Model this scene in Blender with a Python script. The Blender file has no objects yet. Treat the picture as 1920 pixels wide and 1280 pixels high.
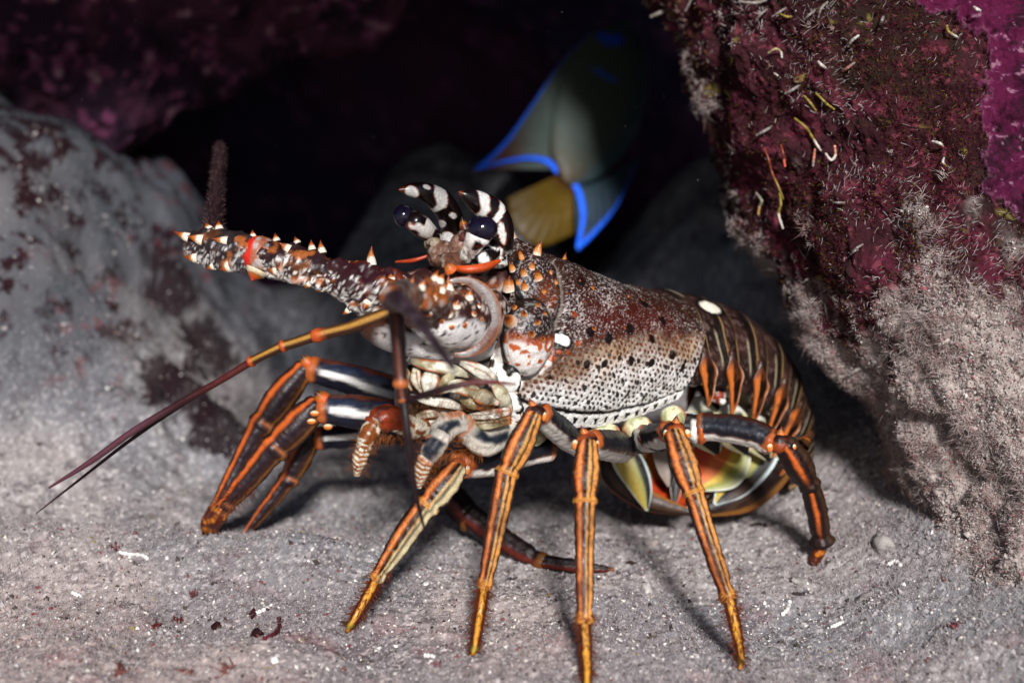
import bpy, math, random
import numpy as np
from mathutils import Vector, kdtree

random.seed(7)
rng = np.random.default_rng(11)
SC = bpy.context.scene
COL = SC.collection

# ------------------------------------------------------------------ camera
K = 0.0003            # metres per photo pixel at the focus distance
D0 = 0.80             # focus distance
PITCH = math.radians(14)
FWD = np.array([0, math.cos(PITCH), -math.sin(PITCH)])
UPV = np.array([0, math.sin(PITCH), math.cos(PITCH)])
RGT = np.array([1.0, 0, 0])
CAM = np.array([0, -D0 * math.cos(PITCH), 0.33])

cam = bpy.data.cameras.new('camera')
cam.sensor_width = 36
cam.lens = 36 * D0 / (1920 * K)
cam.clip_start = 0.02
cam.clip_end = 100
cam.dof.use_dof = True
cam.dof.focus_distance = D0 - 0.035
cam.dof.aperture_fstop = 4.0
cam_o = bpy.data.objects.new('camera', cam)
COL.objects.link(cam_o)
cam_o.location = CAM
cam_o.rotation_euler = (math.radians(90) - PITCH, 0, 0)
SC.camera = cam_o

# ------------------------------------------------------------------ light
SUN_AZ = math.radians(6)     # to the right of the viewer
SUN_EL = math.radians(33)
LDIR = np.array([math.sin(SUN_AZ) * math.cos(SUN_EL), -math.cos(SUN_AZ) * math.cos(SUN_EL), math.sin(SUN_EL)])
world = bpy.data.worlds.new('World')
SC.world = world
world.use_nodes = True
wn = world.node_tree
bg = wn.nodes['Background']
sky = wn.nodes.new('ShaderNodeTexSky')
sky.sky_type = 'NISHITA'
sky.sun_disc = False
sky.sun_elevation = SUN_EL
sky.sun_rotation = math.atan2(LDIR[0], LDIR[1])
wn.links.new(sky.outputs[0], bg.inputs[0])
bg.inputs[1].default_value = 0.042
sun = bpy.data.lights.new('sun', 'SUN')
sun.energy = 4.6
sun.angle = math.radians(8)
sun.color = (1.0, 0.98, 0.985)
sun_o = bpy.data.objects.new('sun', sun)
COL.objects.link(sun_o)
sun_o.rotation_euler = Vector(-LDIR).to_track_quat('-Z', 'Y').to_euler()
sun_o.location = (0.5, -2, 2)
SC.view_settings.view_transform = 'Standard'
SC.view_settings.look = 'None'
SC.view_settings.exposure = 0.30
SC.view_settings.gamma = 1.0
SC.view_settings.use_curve_mapping = False
SC.render.engine = 'CYCLES'
SC.cycles.use_denoising = True
SC.cycles.max_bounces = 5
SC.cycles.sample_clamp_indirect = 4

# ------------------------------------------------------------------ helpers
def W(px, py, d):
    """photo pixel + depth beyond the focus plane -> world point (vectorised)"""
    px = np.asarray(px, float); py = np.asarray(py, float); d = np.asarray(d, float)
    s = (D0 + d) / D0
    x = (px - 960) * K * s; y = (640 - py) * K * s
    return CAM + (D0 + d)[..., None] * FWD + x[..., None] * RGT + y[..., None] * UPV

def proj(P):
    q = np.asarray(P, float) - CAM
    z = q @ FWD
    return 960 + (q @ RGT) / z * D0 / K, 640 - (q @ UPV) / z * D0 / K, z - D0

def unit(v):
    v = np.asarray(v, float)
    return v / np.maximum(np.linalg.norm(v, axis=-1, keepdims=True), 1e-12)

def C(h):
    h = h.lstrip('#')
    c = np.array([int(h[i:i + 2], 16) / 255 for i in (0, 2, 4)])
    return np.where(c <= 0.04045, c / 12.92, ((c + 0.055) / 1.055) ** 2.4)

def sst(a, b, x):
    t = np.clip((x - a) / (b - a), 0, 1)
    return t * t * (3 - 2 * t)

def mix(a, b, m):
    m = np.asarray(m)[..., None]
    return a * (1 - m) + b * m

def _hash(i, j, k, seed):
    with np.errstate(over='ignore'):
        h = (i.astype(np.uint32) * np.uint32(374761393) + j.astype(np.uint32) * np.uint32(668265263)
             + k.astype(np.uint32) * np.uint32(2147483647) + np.uint32(seed * 974634777 % 4294967291))
        h = (h ^ (h >> np.uint32(13))) * np.uint32(1274126177)
        h = h ^ (h >> np.uint32(16))
    return h.astype(np.float64) / 4294967295.0

def vn(P, seed=0):
    P = np.asarray(P, float)
    i = np.floor(P).astype(np.int64)
    f = P - i
    f = f * f * (3 - 2 * f)
    r = 0
    for dx in (0, 1):
        for dy in (0, 1):
            for dz in (0, 1):
                w = (f[..., 0] if dx else 1 - f[..., 0]) * (f[..., 1] if dy else 1 - f[..., 1]) * (f[..., 2] if dz else 1 - f[..., 2])
                r = r + w * _hash(i[..., 0] + dx, i[..., 1] + dy, i[..., 2] + dz, seed)
    return r * 2 - 1

def fbm(P, octs=4, seed=0, gain=0.5):
    P = np.asarray(P, float)
    a, r = 1.0, 0
    for o in range(octs):
        r = r + a * vn(P * 2 ** o + 17.3 * o, seed + o)
        a *= gain
    return r

def spline(ctrl, n):
    c = np.asarray(ctrl, float)
    m = len(c)
    if m == 2:
        return c[0] + (c[1] - c[0]) * np.linspace(0, 1, n)[:, None]
    e = np.vstack([2 * c[0] - c[1], c, 2 * c[-1] - c[-2]])
    t = np.linspace(0, m - 1, n)
    i = np.minimum(t.astype(int), m - 2)
    f = (t - i)[:, None]
    p0, p1, p2, p3 = e[i], e[i + 1], e[i + 2], e[i + 3]
    return 0.5 * (2 * p1 + (p2 - p0) * f + (2 * p0 - 5 * p1 + 4 * p2 - p3) * f ** 2 + (3 * p1 - p0 - 3 * p2 + p3) * f ** 3)

def poly_dist(P, line):
    """distance of points P to a 3D polyline"""
    best = np.full(len(P), 1e9)
    for a, b in zip(line[:-1], line[1:]):
        ab = b - a
        t = np.clip(((P - a) @ ab) / max(ab @ ab, 1e-12), 0, 1)
        best = np.minimum(best, np.linalg.norm(P - (a + t[:, None] * ab), axis=1))
    return best

# ------------------------------------------------------------------ mesh makers
def mesh(name, V, F, mat, parent=None, col=None, smooth=True, kind=None, label=None, cat=None, group=None, flip=False):
    """F: list of int arrays (n,3) or (n,4)"""
    V = np.asarray(V, float)
    if not isinstance(F, list): F = [F]
    F = [np.asarray(f, np.int64) for f in F if len(f)]
    if flip: F = [f[:, ::-1] for f in F]
    me = bpy.data.meshes.new(name)
    me.vertices.add(len(V))
    me.vertices.foreach_set('co', V.astype(np.float32).ravel())
    nl = sum(f.size for f in F)
    npoly = sum(len(f) for f in F)
    me.loops.add(nl)
    me.polygons.add(npoly)
    me.loops.foreach_set('vertex_index', np.concatenate([f.ravel() for f in F]).astype(np.int32))
    sizes = np.concatenate([np.full(len(f), f.shape[1]) for f in F])
    starts = np.concatenate([[0], np.cumsum(sizes)[:-1]])
    me.polygons.foreach_set('loop_start', starts.astype(np.int32))
    me.polygons.foreach_set('use_smooth', np.full(npoly, smooth))
    me.update(calc_edges=True)
    if col is not None:
        col = np.asarray(col, float)
        if col.ndim == 1: col = np.tile(col, (len(V), 1))
        at = me.color_attributes.new('Col', 'FLOAT_COLOR', 'POINT')
        at.data.foreach_set('color', np.hstack([np.clip(col, 0, 1), np.ones((len(V), 1))]).astype(np.float32).ravel())
    me.materials.append(mat)
    o = bpy.data.objects.new(name, me)
    COL.objects.link(o)
    if parent is not None: o.parent = parent
    tag(o, label, cat, group, kind)
    return o

def tag(o, label=None, cat=None, group=None, kind=None):
    if label: o['label'] = label
    if cat: o['category'] = cat
    if group: o['group'] = group
    if kind: o['kind'] = kind
    return o

def empty(name, loc, label=None, cat=None, parent=None):
    o = bpy.data.objects.new(name, None)
    o.empty_display_size = 0.01
    COL.objects.link(o)
    o.location = loc
    if parent is not None: o.parent = parent
    return tag(o, label, cat)

ORIGIN = {}   # world location of an empty, so that child meshes can be given in world space

def grid_faces(n, m, wrap=False):
    i = np.arange(n - 1)[:, None]
    j = np.arange(m if wrap else m - 1)[None, :]
    j2 = (j + 1) % m
    return np.stack([i * m + j, i * m + j2, (i + 1) * m + j2, (i + 1) * m + j], -1).reshape(-1, 4)

def loft(path, rx, ry=None, nseg=20, ref=None, cap=(True, True), shape=None):
    """tube around a path; ref = direction of phi 0. returns V, F, S(0..1), PHI, N"""
    path = np.asarray(path, float)
    n = len(path)
    rx = np.broadcast_to(np.asarray(rx, float), (n,)).copy()
    ry = rx.copy() if ry is None else np.broadcast_to(np.asarray(ry, float), (n,)).copy()
    S = np.linspace(0, 1, n)
    T = unit(np.gradient(path, axis=0))
    ks = np.array([0.92, 0.7, 0.38])
    if cap[0]:
        e = 0.55 * min(rx[0], ry[0])
        path = np.vstack([path[0] - T[0] * e * k_ for k_ in (1.0, .92, .6)] + [path])
        f = [0.02, 0.4, 0.8]
        rx = np.concatenate([rx[0] * np.array(f), rx]); ry = np.concatenate([ry[0] * np.array(f), ry])
        S = np.concatenate([[0, 0, 0], S]); T = np.vstack([T[:1]] * 3 + [T])
    if cap[1]:
        e = 0.55 * min(rx[-1], ry[-1])
        path = np.vstack([path] + [path[-1] + T[-1] * e * k_ for k_ in (.6, .92, 1.0)])
        f = [0.8, 0.4, 0.02]
        rx = np.concatenate([rx, rx[-1] * np.array(f)]); ry = np.concatenate([ry, ry[-1] * np.array(f)])
        S = np.concatenate([S, [1, 1, 1]]); T = np.vstack([T] + [T[-1:]] * 3)
    n = len(path)
    if ref is None: ref = -FWD
    ef = np.broadcast_to(ref, T.shape) - (T @ ref)[:, None] * T if np.ndim(ref) == 1 else ref - np.sum(ref * T, 1)[:, None] * T
    ef = unit(ef)
    es = unit(np.cross(ef, T))
    ph = np.linspace(-math.pi, math.pi, nseg, endpoint=False)
    SS = np.repeat(S[:, None], nseg, 1); PH = np.repeat(ph[None], n, 0)
    sh = np.ones_like(SS) if shape is None else shape(SS, PH)
    N = np.sin(PH)[..., None] * es[:, None] + np.cos(PH)[..., None] * ef[:, None]
    V = path[:, None] + sh[..., None] * ((rx[:, None] * np.sin(PH))[..., None] * es[:, None] + (ry[:, None] * np.cos(PH))[..., None] * ef[:, None])
    F = grid_faces(n, nseg, True)
    return V.reshape(-1, 3), F, SS.ravel(), PH.ravel(), N.reshape(-1, 3)

def tube(name, path, rx, mat, parent, colf, nseg=20, ry=None, ref=None, cap=(True, True), shape=None, **kw):
    V, F, S, PH, N = loft(path, rx, ry, nseg, ref, cap, shape)
    col = colf(S, PH, N, V) if callable(colf) else colf
    return mesh(name, V, F, mat, parent, col, **kw)

def PX(pts, n):
    """control points (px, py, d, r_px[, ...]) -> spline world path and radius"""
    c = np.asarray(pts, float)
    w = W(c[:, 0], c[:, 1], c[:, 2])
    r = c[:, 3] * K * (D0 + c[:, 2]) / D0
    q = spline(np.hstack([w, r[:, None]]), n)
    return q[:, :3], np.maximum(q[:, 3], 1e-5)

def ellipsoid(center, ax, nu=18, nv=12):
    """ax: three axis vectors"""
    u = np.linspace(0, 2 * math.pi, nu, endpoint=False)
    v = np.linspace(0.02, math.pi - 0.02, nv)
    U, Vv = np.meshgrid(u, v)
    s = np.stack([np.sin(Vv) * np.cos(U), np.sin(Vv) * np.sin(U), np.cos(Vv)], -1)
    P = center + s @ np.asarray(ax)
    return P.reshape(-1, 3), grid_faces(nv, nu, True), s.reshape(-1, 3)

def spine(name, base, tip, r, mat, parent, cb, ct, cw=None, bend=0.12, nseg=10):
    base = np.asarray(base); tip = np.asarray(tip)
    L = np.linalg.norm(tip - base)
    n = 9
    t = np.linspace(0, 1, n)
    side = unit(np.cross(tip - base, [0.3, 0.5, 0.8]))
    path = base + (tip - base) * t[:, None] + side * (bend * L * np.sin(t * math.pi) * 0.5)[:, None]
    rr = r * (1 - t) ** 0.95 * (1 + 0.25 * np.sin(t * 3.0)) + r * 0.02
    def colf(S, PH, N, V):
        c = mix(np.tile(cb, (len(S), 1)), C('#a8601c'), sst(0.36, 0.48, S + 0.05 * np.sin(PH * 2)))
        c = mix(c, ct, sst(0.55, 0.8, S))
        if cw is not None: c = mix(np.tile(cw, (len(S), 1)), c, sst(0.05, 0.22, S))
        return c
    return tube(name, path, rr, mat, parent, colf, nseg=nseg, cap=(False, True))

def hairs(P, Dv, L, r, bend=None, seed=0):
    """n thin three-sided curved cones. returns V, F"""
    n = len(P)
    L = np.broadcast_to(L, (n,)); r = np.broadcast_to(r, (n,))
    rg = np.random.default_rng(seed)
    Dv = unit(Dv)
    a = unit(np.cross(Dv, rg.normal(size=(n, 3))))
    b = np.cross(Dv, a)
    if bend is None: bend = 0.25
    bv = a * (rg.normal(size=n) * bend)[:, None] + b * (rg.normal(size=n) * bend)[:, None]
    rings = []
    for k, (t, f) in enumerate(((0, 1.0), (0.5, 0.8))):
        c = P + Dv * (L * t)[:, None] + bv * (L * t * t)[:, None]
        for q in range(3):
            ang = q * 2.0944
            rings.append(c + a * (r * f * math.cos(ang))[:, None] + b * (r * f * math.sin(ang))[:, None])
    rings.append(P + Dv * L[:, None] + bv * L[:, None])
    V = np.stack(rings, 1)           # n,7,3
    base = (np.arange(n) * 7)[:, None]
    q4 = np.array([[0, 1, 4, 3], [1, 2, 5, 4], [2, 0, 3, 5]])
    t3 = np.array([[3, 4, 6], [4, 5, 6], [5, 3, 6]])
    F4 = (base[:, None] + q4[None]).reshape(-1, 4)
    F3 = (base[:, None] + t3[None]).reshape(-1, 3)
    return V.reshape(-1, 3), [F4, F3]

# ------------------------------------------------------------------ materials
def new_mat(name):
    m = bpy.data.materials.new(name)
    m.use_nodes = True
    nt = m.node_tree
    return m, nt, nt.nodes['Principled BSDF']

def shell_mat(name, rough=0.32, spec=0.5, bump=0.25, bscale=900, speck=0.0, sss=0.0, coat=0.0, rvar=0.15):
    """vertex colour pattern + fine procedural grain, gloss variation and relief"""
    m, nt, p = new_mat(name)
    N = nt.nodes; Lk = nt.links
    at = N.new('ShaderNodeVertexColor'); at.layer_name = 'Col'
    tc = N.new('ShaderNodeTexCoord')
    nz = N.new('ShaderNodeTexNoise'); nz.inputs['Scale'].default_value = bscale; nz.inputs['Detail'].default_value = 4
    Lk.new(tc.outputs['Object'], nz.inputs['Vector'])
    hs = N.new('ShaderNodeMix'); hs.data_type = 'RGBA'; hs.blend_type = 'MULTIPLY'
    hs.inputs[0].default_value = 1.0
    rp = N.new('ShaderNodeMapRange')
    rp.inputs[1].default_value = 0.3; rp.inputs[2].default_value = 0.7
    rp.inputs[3].default_value = 0.72; rp.inputs[4].default_value = 1.18
    Lk.new(nz.outputs[0], rp.inputs[0])
    Lk.new(at.outputs[0], hs.inputs[6]); Lk.new(rp.outputs[0], hs.inputs[7])
    Lk.new(hs.outputs[2], p.inputs['Base Color'])
    n2 = N.new('ShaderNodeTexNoise'); n2.inputs['Scale'].default_value = bscale * 0.22; n2.inputs['Detail'].default_value = 5
    Lk.new(tc.outputs['Object'], n2.inputs['Vector'])
    r2 = N.new('ShaderNodeMapRange'); r2.inputs[1].default_value = 0.3; r2.inputs[2].default_value = 0.7
    r2.inputs[3].default_value = max(0.02, rough - rvar); r2.inputs[4].default_value = min(1, rough + rvar)
    Lk.new(n2.outputs[0], r2.inputs[0]); Lk.new(r2.outputs[0], p.inputs['Roughness'])
    p.inputs['Specular IOR Level'].default_value = spec
    if coat: p.inputs['Coat Weight'].default_value = coat; p.inputs['Coat Roughness'].default_value = 0.12
    if sss:
        p.inputs['Subsurface Weight'].default_value = sss
        p.inputs['Subsurface Radius'].default_value = (0.004, 0.002, 0.001)
    bp = N.new('ShaderNodeBump'); bp.inputs['Strength'].default_value = bump; bp.inputs['Distance'].default_value = 0.0006
    Lk.new(nz.outputs[0], bp.inputs['Height']); Lk.new(bp.outputs[0], p.inputs['Normal'])
    return m

M = {}
M['shell'] = shell_mat('shell', 0.36, 0.4, 0.35, 1100)
M['leg'] = shell_mat('leg_shell', 0.44, 0.36, 0.35, 1300)
M['horn'] = shell_mat('horn_shell', 0.22, 0.5, 0.1, 700, rvar=0.08)
M['soft'] = shell_mat('soft_tissue', 0.4, 0.45, 0.3, 900, sss=0.0)
M['hair'] = shell_mat('bristle', 0.55, 0.3, 0.0, 600)
M['fan'] = shell_mat('tail_fan', 0.4, 0.35, 0.3, 1500)
M['fish'] = shell_mat('fish_skin', 0.5, 0.3, 0.3, 500)
M['sand'] = shell_mat('sand', 0.9, 0.15, 0.8, 1500, rvar=0.08)
M['rock'] = shell_mat('rock', 0.88, 0.15, 1.0, 700, rvar=0.1)
M['crust'] = shell_mat('coralline_crust', 0.5, 0.35, 0.7, 900, rvar=0.15)
M['turf'] = shell_mat('turf', 0.85, 0.1, 0.0, 500)
m, nt, p = new_mat('eye')
M['eye'] = m
e_tc = nt.nodes.new('ShaderNodeTexCoord'); e_vo = nt.nodes.new('ShaderNodeTexVoronoi')
e_vo.inputs['Scale'].default_value = 2500
nt.links.new(e_tc.outputs['Object'], e_vo.inputs['Vector'])
e_r = nt.nodes.new('ShaderNodeValToRGB')
e_r.color_ramp.elements[0].color = (0.003, 0.002, 0.008, 1); e_r.color_ramp.elements[1].color = (0.010, 0.007, 0.022, 1)
nt.links.new(e_vo.outputs[0], e_r.inputs[0]); nt.links.new(e_r.outputs[0], p.inputs['Base Color'])
p.inputs['Roughness'].default_value = 0.12
p.inputs['Specular IOR Level'].default_value = 0.6

# ================================================================== SETTING
DENTS = []
def slope_part(x, y):
    P = np.stack([x, y, 0 * x], -1)
    ramp = sst(0.02, 0.36, y + 0.03 * fbm(P * 5, 2, 31))
    edge = sst(-0.13, -0.37, x + 0.02 * fbm(P * 12, 3, 33) + 0.10 * (y - 0.2))
    z = 0.262 * ramp * edge * sst(0.62, 0.40, y + 0.05 * fbm(P * 6, 2, 37))
    m = sst(0.005, 0.05, z)
    return z + m * (0.010 * fbm(P * 8, 3, 34) + 0.0035 * fbm(P * 45, 4, 35, 0.6) - 0.010 * sst(0.55, 0.95, fbm(P * 26, 3, 36))), m

def ground_h(x, y, fine=True):
    x = np.asarray(x, float); y = np.asarray(y, float)
    z = np.zeros(np.broadcast(x, y).shape)
    z = z + 0.027 * np.exp(-(((x + 0.24) / 0.16) ** 2 + ((y - 0.0) / 0.05) ** 2) ** 1.0)      # ridge at the left
    z = z + 0.012 * sst(-0.05, -0.35, y) * sst(0.25, -0.1, x)
    z = z - 0.008 * np.exp(-(((x + 0.05) / 0.15) ** 2 + ((y - 0.11) / 0.06) ** 2))
    z = z + 0.015 * sst(0.16, 0.34, x) * sst(-0.3, 0.0, y)
    z = z + 0.175 * np.exp(-(((x + 0.07 + 0.02 * np.sin(y * 20)) / 0.105) ** 2 + ((y - 0.56) / 0.20) ** 2) ** 1.6)        # bank behind
    z = z + 0.125 * np.exp(-(((x - 0.22) / 0.12) ** 2 + ((y - 0.52) / 0.18) ** 2) ** 1.6)
    bk = sst(0.2, 0.4, y); z = z + bk * 0.02 * fbm(np.stack([x * 14, y * 14, 0 * x], -1), 3, 8)
    z = z + 0.040 * sst(0.155, 0.28, x + 0.25 * y) * sst(-0.45, -0.2, y)
    z = z + slope_part(x, y)[0]
    P = np.stack([x, y, 0 * x], -1)
    z = z + 0.006 * fbm(P * 9, 3, 3) + 0.0040 * fbm(P * 17, 2, 4) + 0.0022 * fbm(P * 40, 3, 5)
    for fx, fy in DENTS:
        r2 = ((x - fx) ** 2 + (y - fy) ** 2) / 0.006 ** 2
        z = z - 0.0022 * np.exp(-r2) + 0.0011 * np.exp(-(np.sqrt(r2) - 1.7) ** 2 / 0.3)
    if fine:
        z = z + 0.0010 * fbm(P * 280, 3, 9, 0.7)
    return z

def ground_hit(px, py):
    """depth at which the view ray of a pixel meets the sand"""
    d = np.linspace(-0.35, 0.5, 900)
    Q = W(np.full_like(d, px), np.full_like(d, py), d)
    dz = Q[:, 2] - ground_h(Q[:, 0], Q[:, 1], False)
    i = np.argmax(dz < 0)
    return d[i]

for q_ in ((650, 1183), (886, 1228), (1100, 1300), (1388, 1255), (1526, 1056), (392, 1004), (455, 1004)):
    g_ = W(float(q_[0]), float(q_[1]), float(ground_hit(*q_)))
    DENTS.append((g_[0], g_[1]))

def sand_colour(P):
    n1 = fbm(P * 12, 3, 21); n2 = fbm(P * 110, 3, 22, 0.7); n3 = fbm(P * 520, 2, 23, 0.8)
    c = mix(np.tile(C('#9d9592'), (len(P), 1)), C('#807f82'), sst(-0.4, 0.5, n1))
    c = mix(c, C('#625b5e'), 0.75 * sst(0.1, 0.8, n2))
    c = mix(c, C('#d6d0cd'), 0.65 * sst(0.3, 0.9, n3))
    c = mix(c, C('#544e4c'), 0.6 * sst(0.35, 0.9, -n3))
    pk = fbm(P * 45 + 5, 3, 29)
    c = mix(c, C('#8c5a60'), 0.40 * sst(0.45, 0.95, pk) * sst(0.1, -0.2, P[:, 1]))
    # slope: fading light painted as darker grey-blue; then dark blotches, crimson specks
    _, m = slope_part(P[:, 0], P[:, 1])
    V = P
    q2 = fbm(V * 55, 5, 42, 0.7); q3 = fbm(V * 200, 3, 43, 0.7)
    s_ = mix(np.tile(C('#605e60'), (len(V), 1)), C('#484a4f'), sst(-0.4, 0.5, n1))
    s_ = mix(s_, C('#5c5c5f'), 0.6 * sst(0.2, 0.9, q3))
    top = sst(0.05, 0.19, V[:, 2] + 0.03 * n1)
    s_ = mix(s_, C('#241016'), sst(0.70, 0.95, q2 + 0.75 * sst(0.12, 0.22, V[:, 2] + 0.03 * n1) + 0.25 * q3))
    s_ = mix(s_, C('#6d1a1e'), 0.7 * sst(0.70, 0.95, fbm(V * 60 + 9, 4, 44, 0.7)) * sst(-0.36, -0.25, V[:, 0]))
    s_ = mix(s_, C('#1d1216'), 0.85 * sst(0.65, 0.90, fbm(V * 38 + 4, 5, 45, 0.7) + 0.35 * sst(-0.30, -0.20, V[:, 0])))
    c = mix(c, s_, sst(0.0, 0.13, slope_part(P[:, 0], P[:, 1])[0] + 0.01 * q2))
    for (qx_, qy_, rr_) in ((330, 540, 0.030), (390, 640, 0.034), (350, 730, 0.026), (420, 800, 0.028), (300, 700, 0.018)):  # dark algae patches that also paint in the lobster's shadow on the slope
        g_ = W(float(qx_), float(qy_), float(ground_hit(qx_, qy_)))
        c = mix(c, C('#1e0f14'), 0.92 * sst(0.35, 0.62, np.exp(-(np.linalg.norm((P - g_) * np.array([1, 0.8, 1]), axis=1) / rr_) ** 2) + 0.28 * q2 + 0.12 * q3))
    warm = sst(0.02, -0.10, P[:, 1]) * sst(0.25, -0.1, P[:, 0])
    c = mix(c, c * np.array([1.12, 1.0, 0.96]), warm)
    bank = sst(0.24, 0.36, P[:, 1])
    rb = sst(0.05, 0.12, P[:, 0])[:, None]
    c = mix(c, c * (np.array([0.55, 0.62, 0.70]) * (1 - rb) + np.array([1.05, 1.1, 1.15]) * rb), bank)  # shade painted into the left bank; right bank lightened against the boulder's shadow
    return c

def build_ground():
    # fine sheet under the view, coarse sheet around it
    def axis(a, b, fa, fb, step, cstep):
        mid = np.arange(fa, fb, step)
        lo = fa - np.cumsum(cstep * 1.25 ** np.arange(0, 40)); lo = lo[lo > a][::-1]
        hi = fb + np.cumsum(cstep * 1.25 ** np.arange(0, 40)); hi = hi[hi < b]
        return np.concatenate([[a], lo, mid, hi, [b]])
    xs = np.concatenate([[-8, -4, -2, -1.2], np.arange(-0.9, -0.36, 0.0025), axis(-0.3601, 8, -0.36, 0.36, 0.00115, 0.004)[1:]])
    ys = np.concatenate([axis(-8, 0.22, -0.26, 0.219, 0.00125, 0.004), np.arange(0.223, 0.75, 0.004), np.array([0.8, 1.0, 2, 4, 8])])
    X, Y = np.meshgrid(xs, ys)
    Z = ground_h(X, Y)
    V = np.stack([X, Y, Z], -1).reshape(-1, 3)
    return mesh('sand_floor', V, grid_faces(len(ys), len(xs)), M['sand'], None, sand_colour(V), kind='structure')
sand_floor = build_ground()

def vert_normals(V, n, m):
    G = V.reshape(n, m, 3)
    du = np.gradient(G, axis=1); dv = np.gradient(G, axis=0)
    return unit(np.cross(du, dv)).reshape(-1, 3)

# ---- cave: back wall, and an unseen ceiling shaped to shade the background
def build_cave():
    """roof whose lip comes forward to shade the bank at the left, then the back wall"""
    xs = np.linspace(-1.6, 1.6, 340)
    edge = np.interp(xs, [-1.6, -0.16, -0.10, 0.04, 0.09, 1.6], [-0.07, -0.07, -0.43, -0.43, 0.20, 0.20])
    t = np.linspace(0, 1, 130)
    ctrl = lambda e: spline([[e + 0.10, 1.5], [e + 0.03, 0.9], [e, 0.56], [e + 0.03, 0.50], [0.5 * e + 0.15, 0.46], [0.45, 0.42], [0.66, 0.34], [0.76, 0.15], [0.80, -0.15]], 150)
    G = np.stack([ctrl(e) for e in edge], 1)
    P = np.stack([np.repeat(xs[None], 150, 0), G[..., 0], G[..., 1]], -1)
    tn = np.gradient(G, axis=0); nn = unit(np.stack([-tn[..., 1], tn[..., 0]], -1))
    disp = 0.03 * fbm(P * 5, 3, 51) + 0.012 * fbm(P * 25, 3, 52)
    P[..., 1] += disp * nn[..., 0]; P[..., 2] += disp * nn[..., 1]
    V = P.reshape(-1, 3)
    n1 = fbm(V * 12, 3, 53); n2 = fbm(V * 70, 3, 54)
    c = mix(np.tile(C('#4a2c4a'), (len(V), 1)), C('#302848'), sst(-0.3, 0.4, n1))
    c = mix(c, C('#744a72'), 0.6 * sst(0.3, 0.8, n2))
    return mesh('cave_wall_and_unseen_roof', V, grid_faces(150, len(xs)), M['rock'], None, c, kind='structure')
build_cave()

# ---- hanging rock, top left
def build_hang():
    n, m = 170, 260
    u = np.linspace(-1.1, 1.05, m); v = np.linspace(0, 1, n)
    U, Vv = np.meshgrid(u, v)
    # lower outline in photo pixels
    ox = np.array([-700, -200, 0, 120, 210, 300, 400, 470, 560, 640, 700, 760, 800])
    oy = np.array([260, 250, 240, 265, 290, 230, 185, 150, 105, 115, 80, 20, -120])
    px = -700 + (U + 1.1) / 2.15 * 1500
    low = np.interp(px, ox, oy)
    d = 0.34 + 0.0 * px
    # v: 0 back underside -> 0.45 lower rim -> 1 up the front
    t = np.clip((Vv - 0.35) / 0.65, 0, 1)
    py = low - 520 * t ** 1.2
    dd = d + np.where(Vv < 0.35, (0.35 - Vv) / 0.35 * 0.35, -0.10 * np.sin(t * math.pi / 2))
    py = np.where(Vv < 0.35, low - 60 * ((0.35 - Vv) / 0.35) ** 2, py)
    P = W(px, py, dd)
    P = P + (0.018 * fbm(P * 14, 4, 61))[..., None] * np.array([0.3, -0.8, -0.5])
    P = P + (0.006 * fbm(P * 60, 3, 62))[..., None] * np.array([0.3, -0.8, -0.5])
    V = P.reshape(-1, 3)
    n1 = fbm(V * 22, 3, 63); n2 = fbm(V * 90, 3, 64)
    c = mix(np.tile(C('#442434'), (len(V), 1)), C('#241424'), sst(-0.3, 0.4, n1))
    c = mix(c, C('#7c4060'), 0.6 * sst(0.25, 0.8, n2 + 0.3 * n1))
    c = mix(c, C('#8a7a7c'), 0.7 * sst(0.8, 1.0, n2))
    return mesh('hanging_rock', V, grid_faces(n, m), M['rock'], None, c,
                label='dark purple rock hanging from the cave roof at the upper left', cat='rock')
build_hang()

# ---- big boulder on the right
EDGE_Y = np.array([-900, -300, 0, 80, 180, 290, 380, 470, 560, 620, 690, 760, 830, 900, 960, 1040, 1110, 1200, 1350])
EDGE_X = np.array([900, 1090, 1222, 1265, 1303, 1352, 1388, 1425, 1475, 1520, 1566, 1622, 1655, 1688, 1703, 1722, 1760, 1800, 1850])

def boulder_point(u, py):
    """u<0: round the back, 0: left outline, 1: right end of the face"""
    ex = np.interp(py, EDGE_Y, EDGE_X)
    w = 2450 - ex
    uf = np.clip(u, 0, 1)
    px = ex + w * uf ** 1.25
    d_edge = np.interp(py, [-900, 0, 500, 900, 1060, 1350], [0.26, 0.13, 0.095, 0.07, 0.038, -0.03])
    d_face = np.interp(py, [-900, 0, 500, 900, 1060, 1350], [0.16, 0.015, -0.02, -0.03, -0.055, -0.10])
    d = d_edge + (d_face - d_edge) * np.sin(np.clip(uf * 2.2, 0, 1) * math.pi / 2) ** 0.8 - 0.05 * uf
    ub = np.clip(-u, 0, 1)
    d = d + 0.30 * ub
    px = px + 420 * ub ** 1.6 - 18 * np.sin(ub * math.pi * 0.5) * (ub < 1)
    return W(px, py, d)

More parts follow.
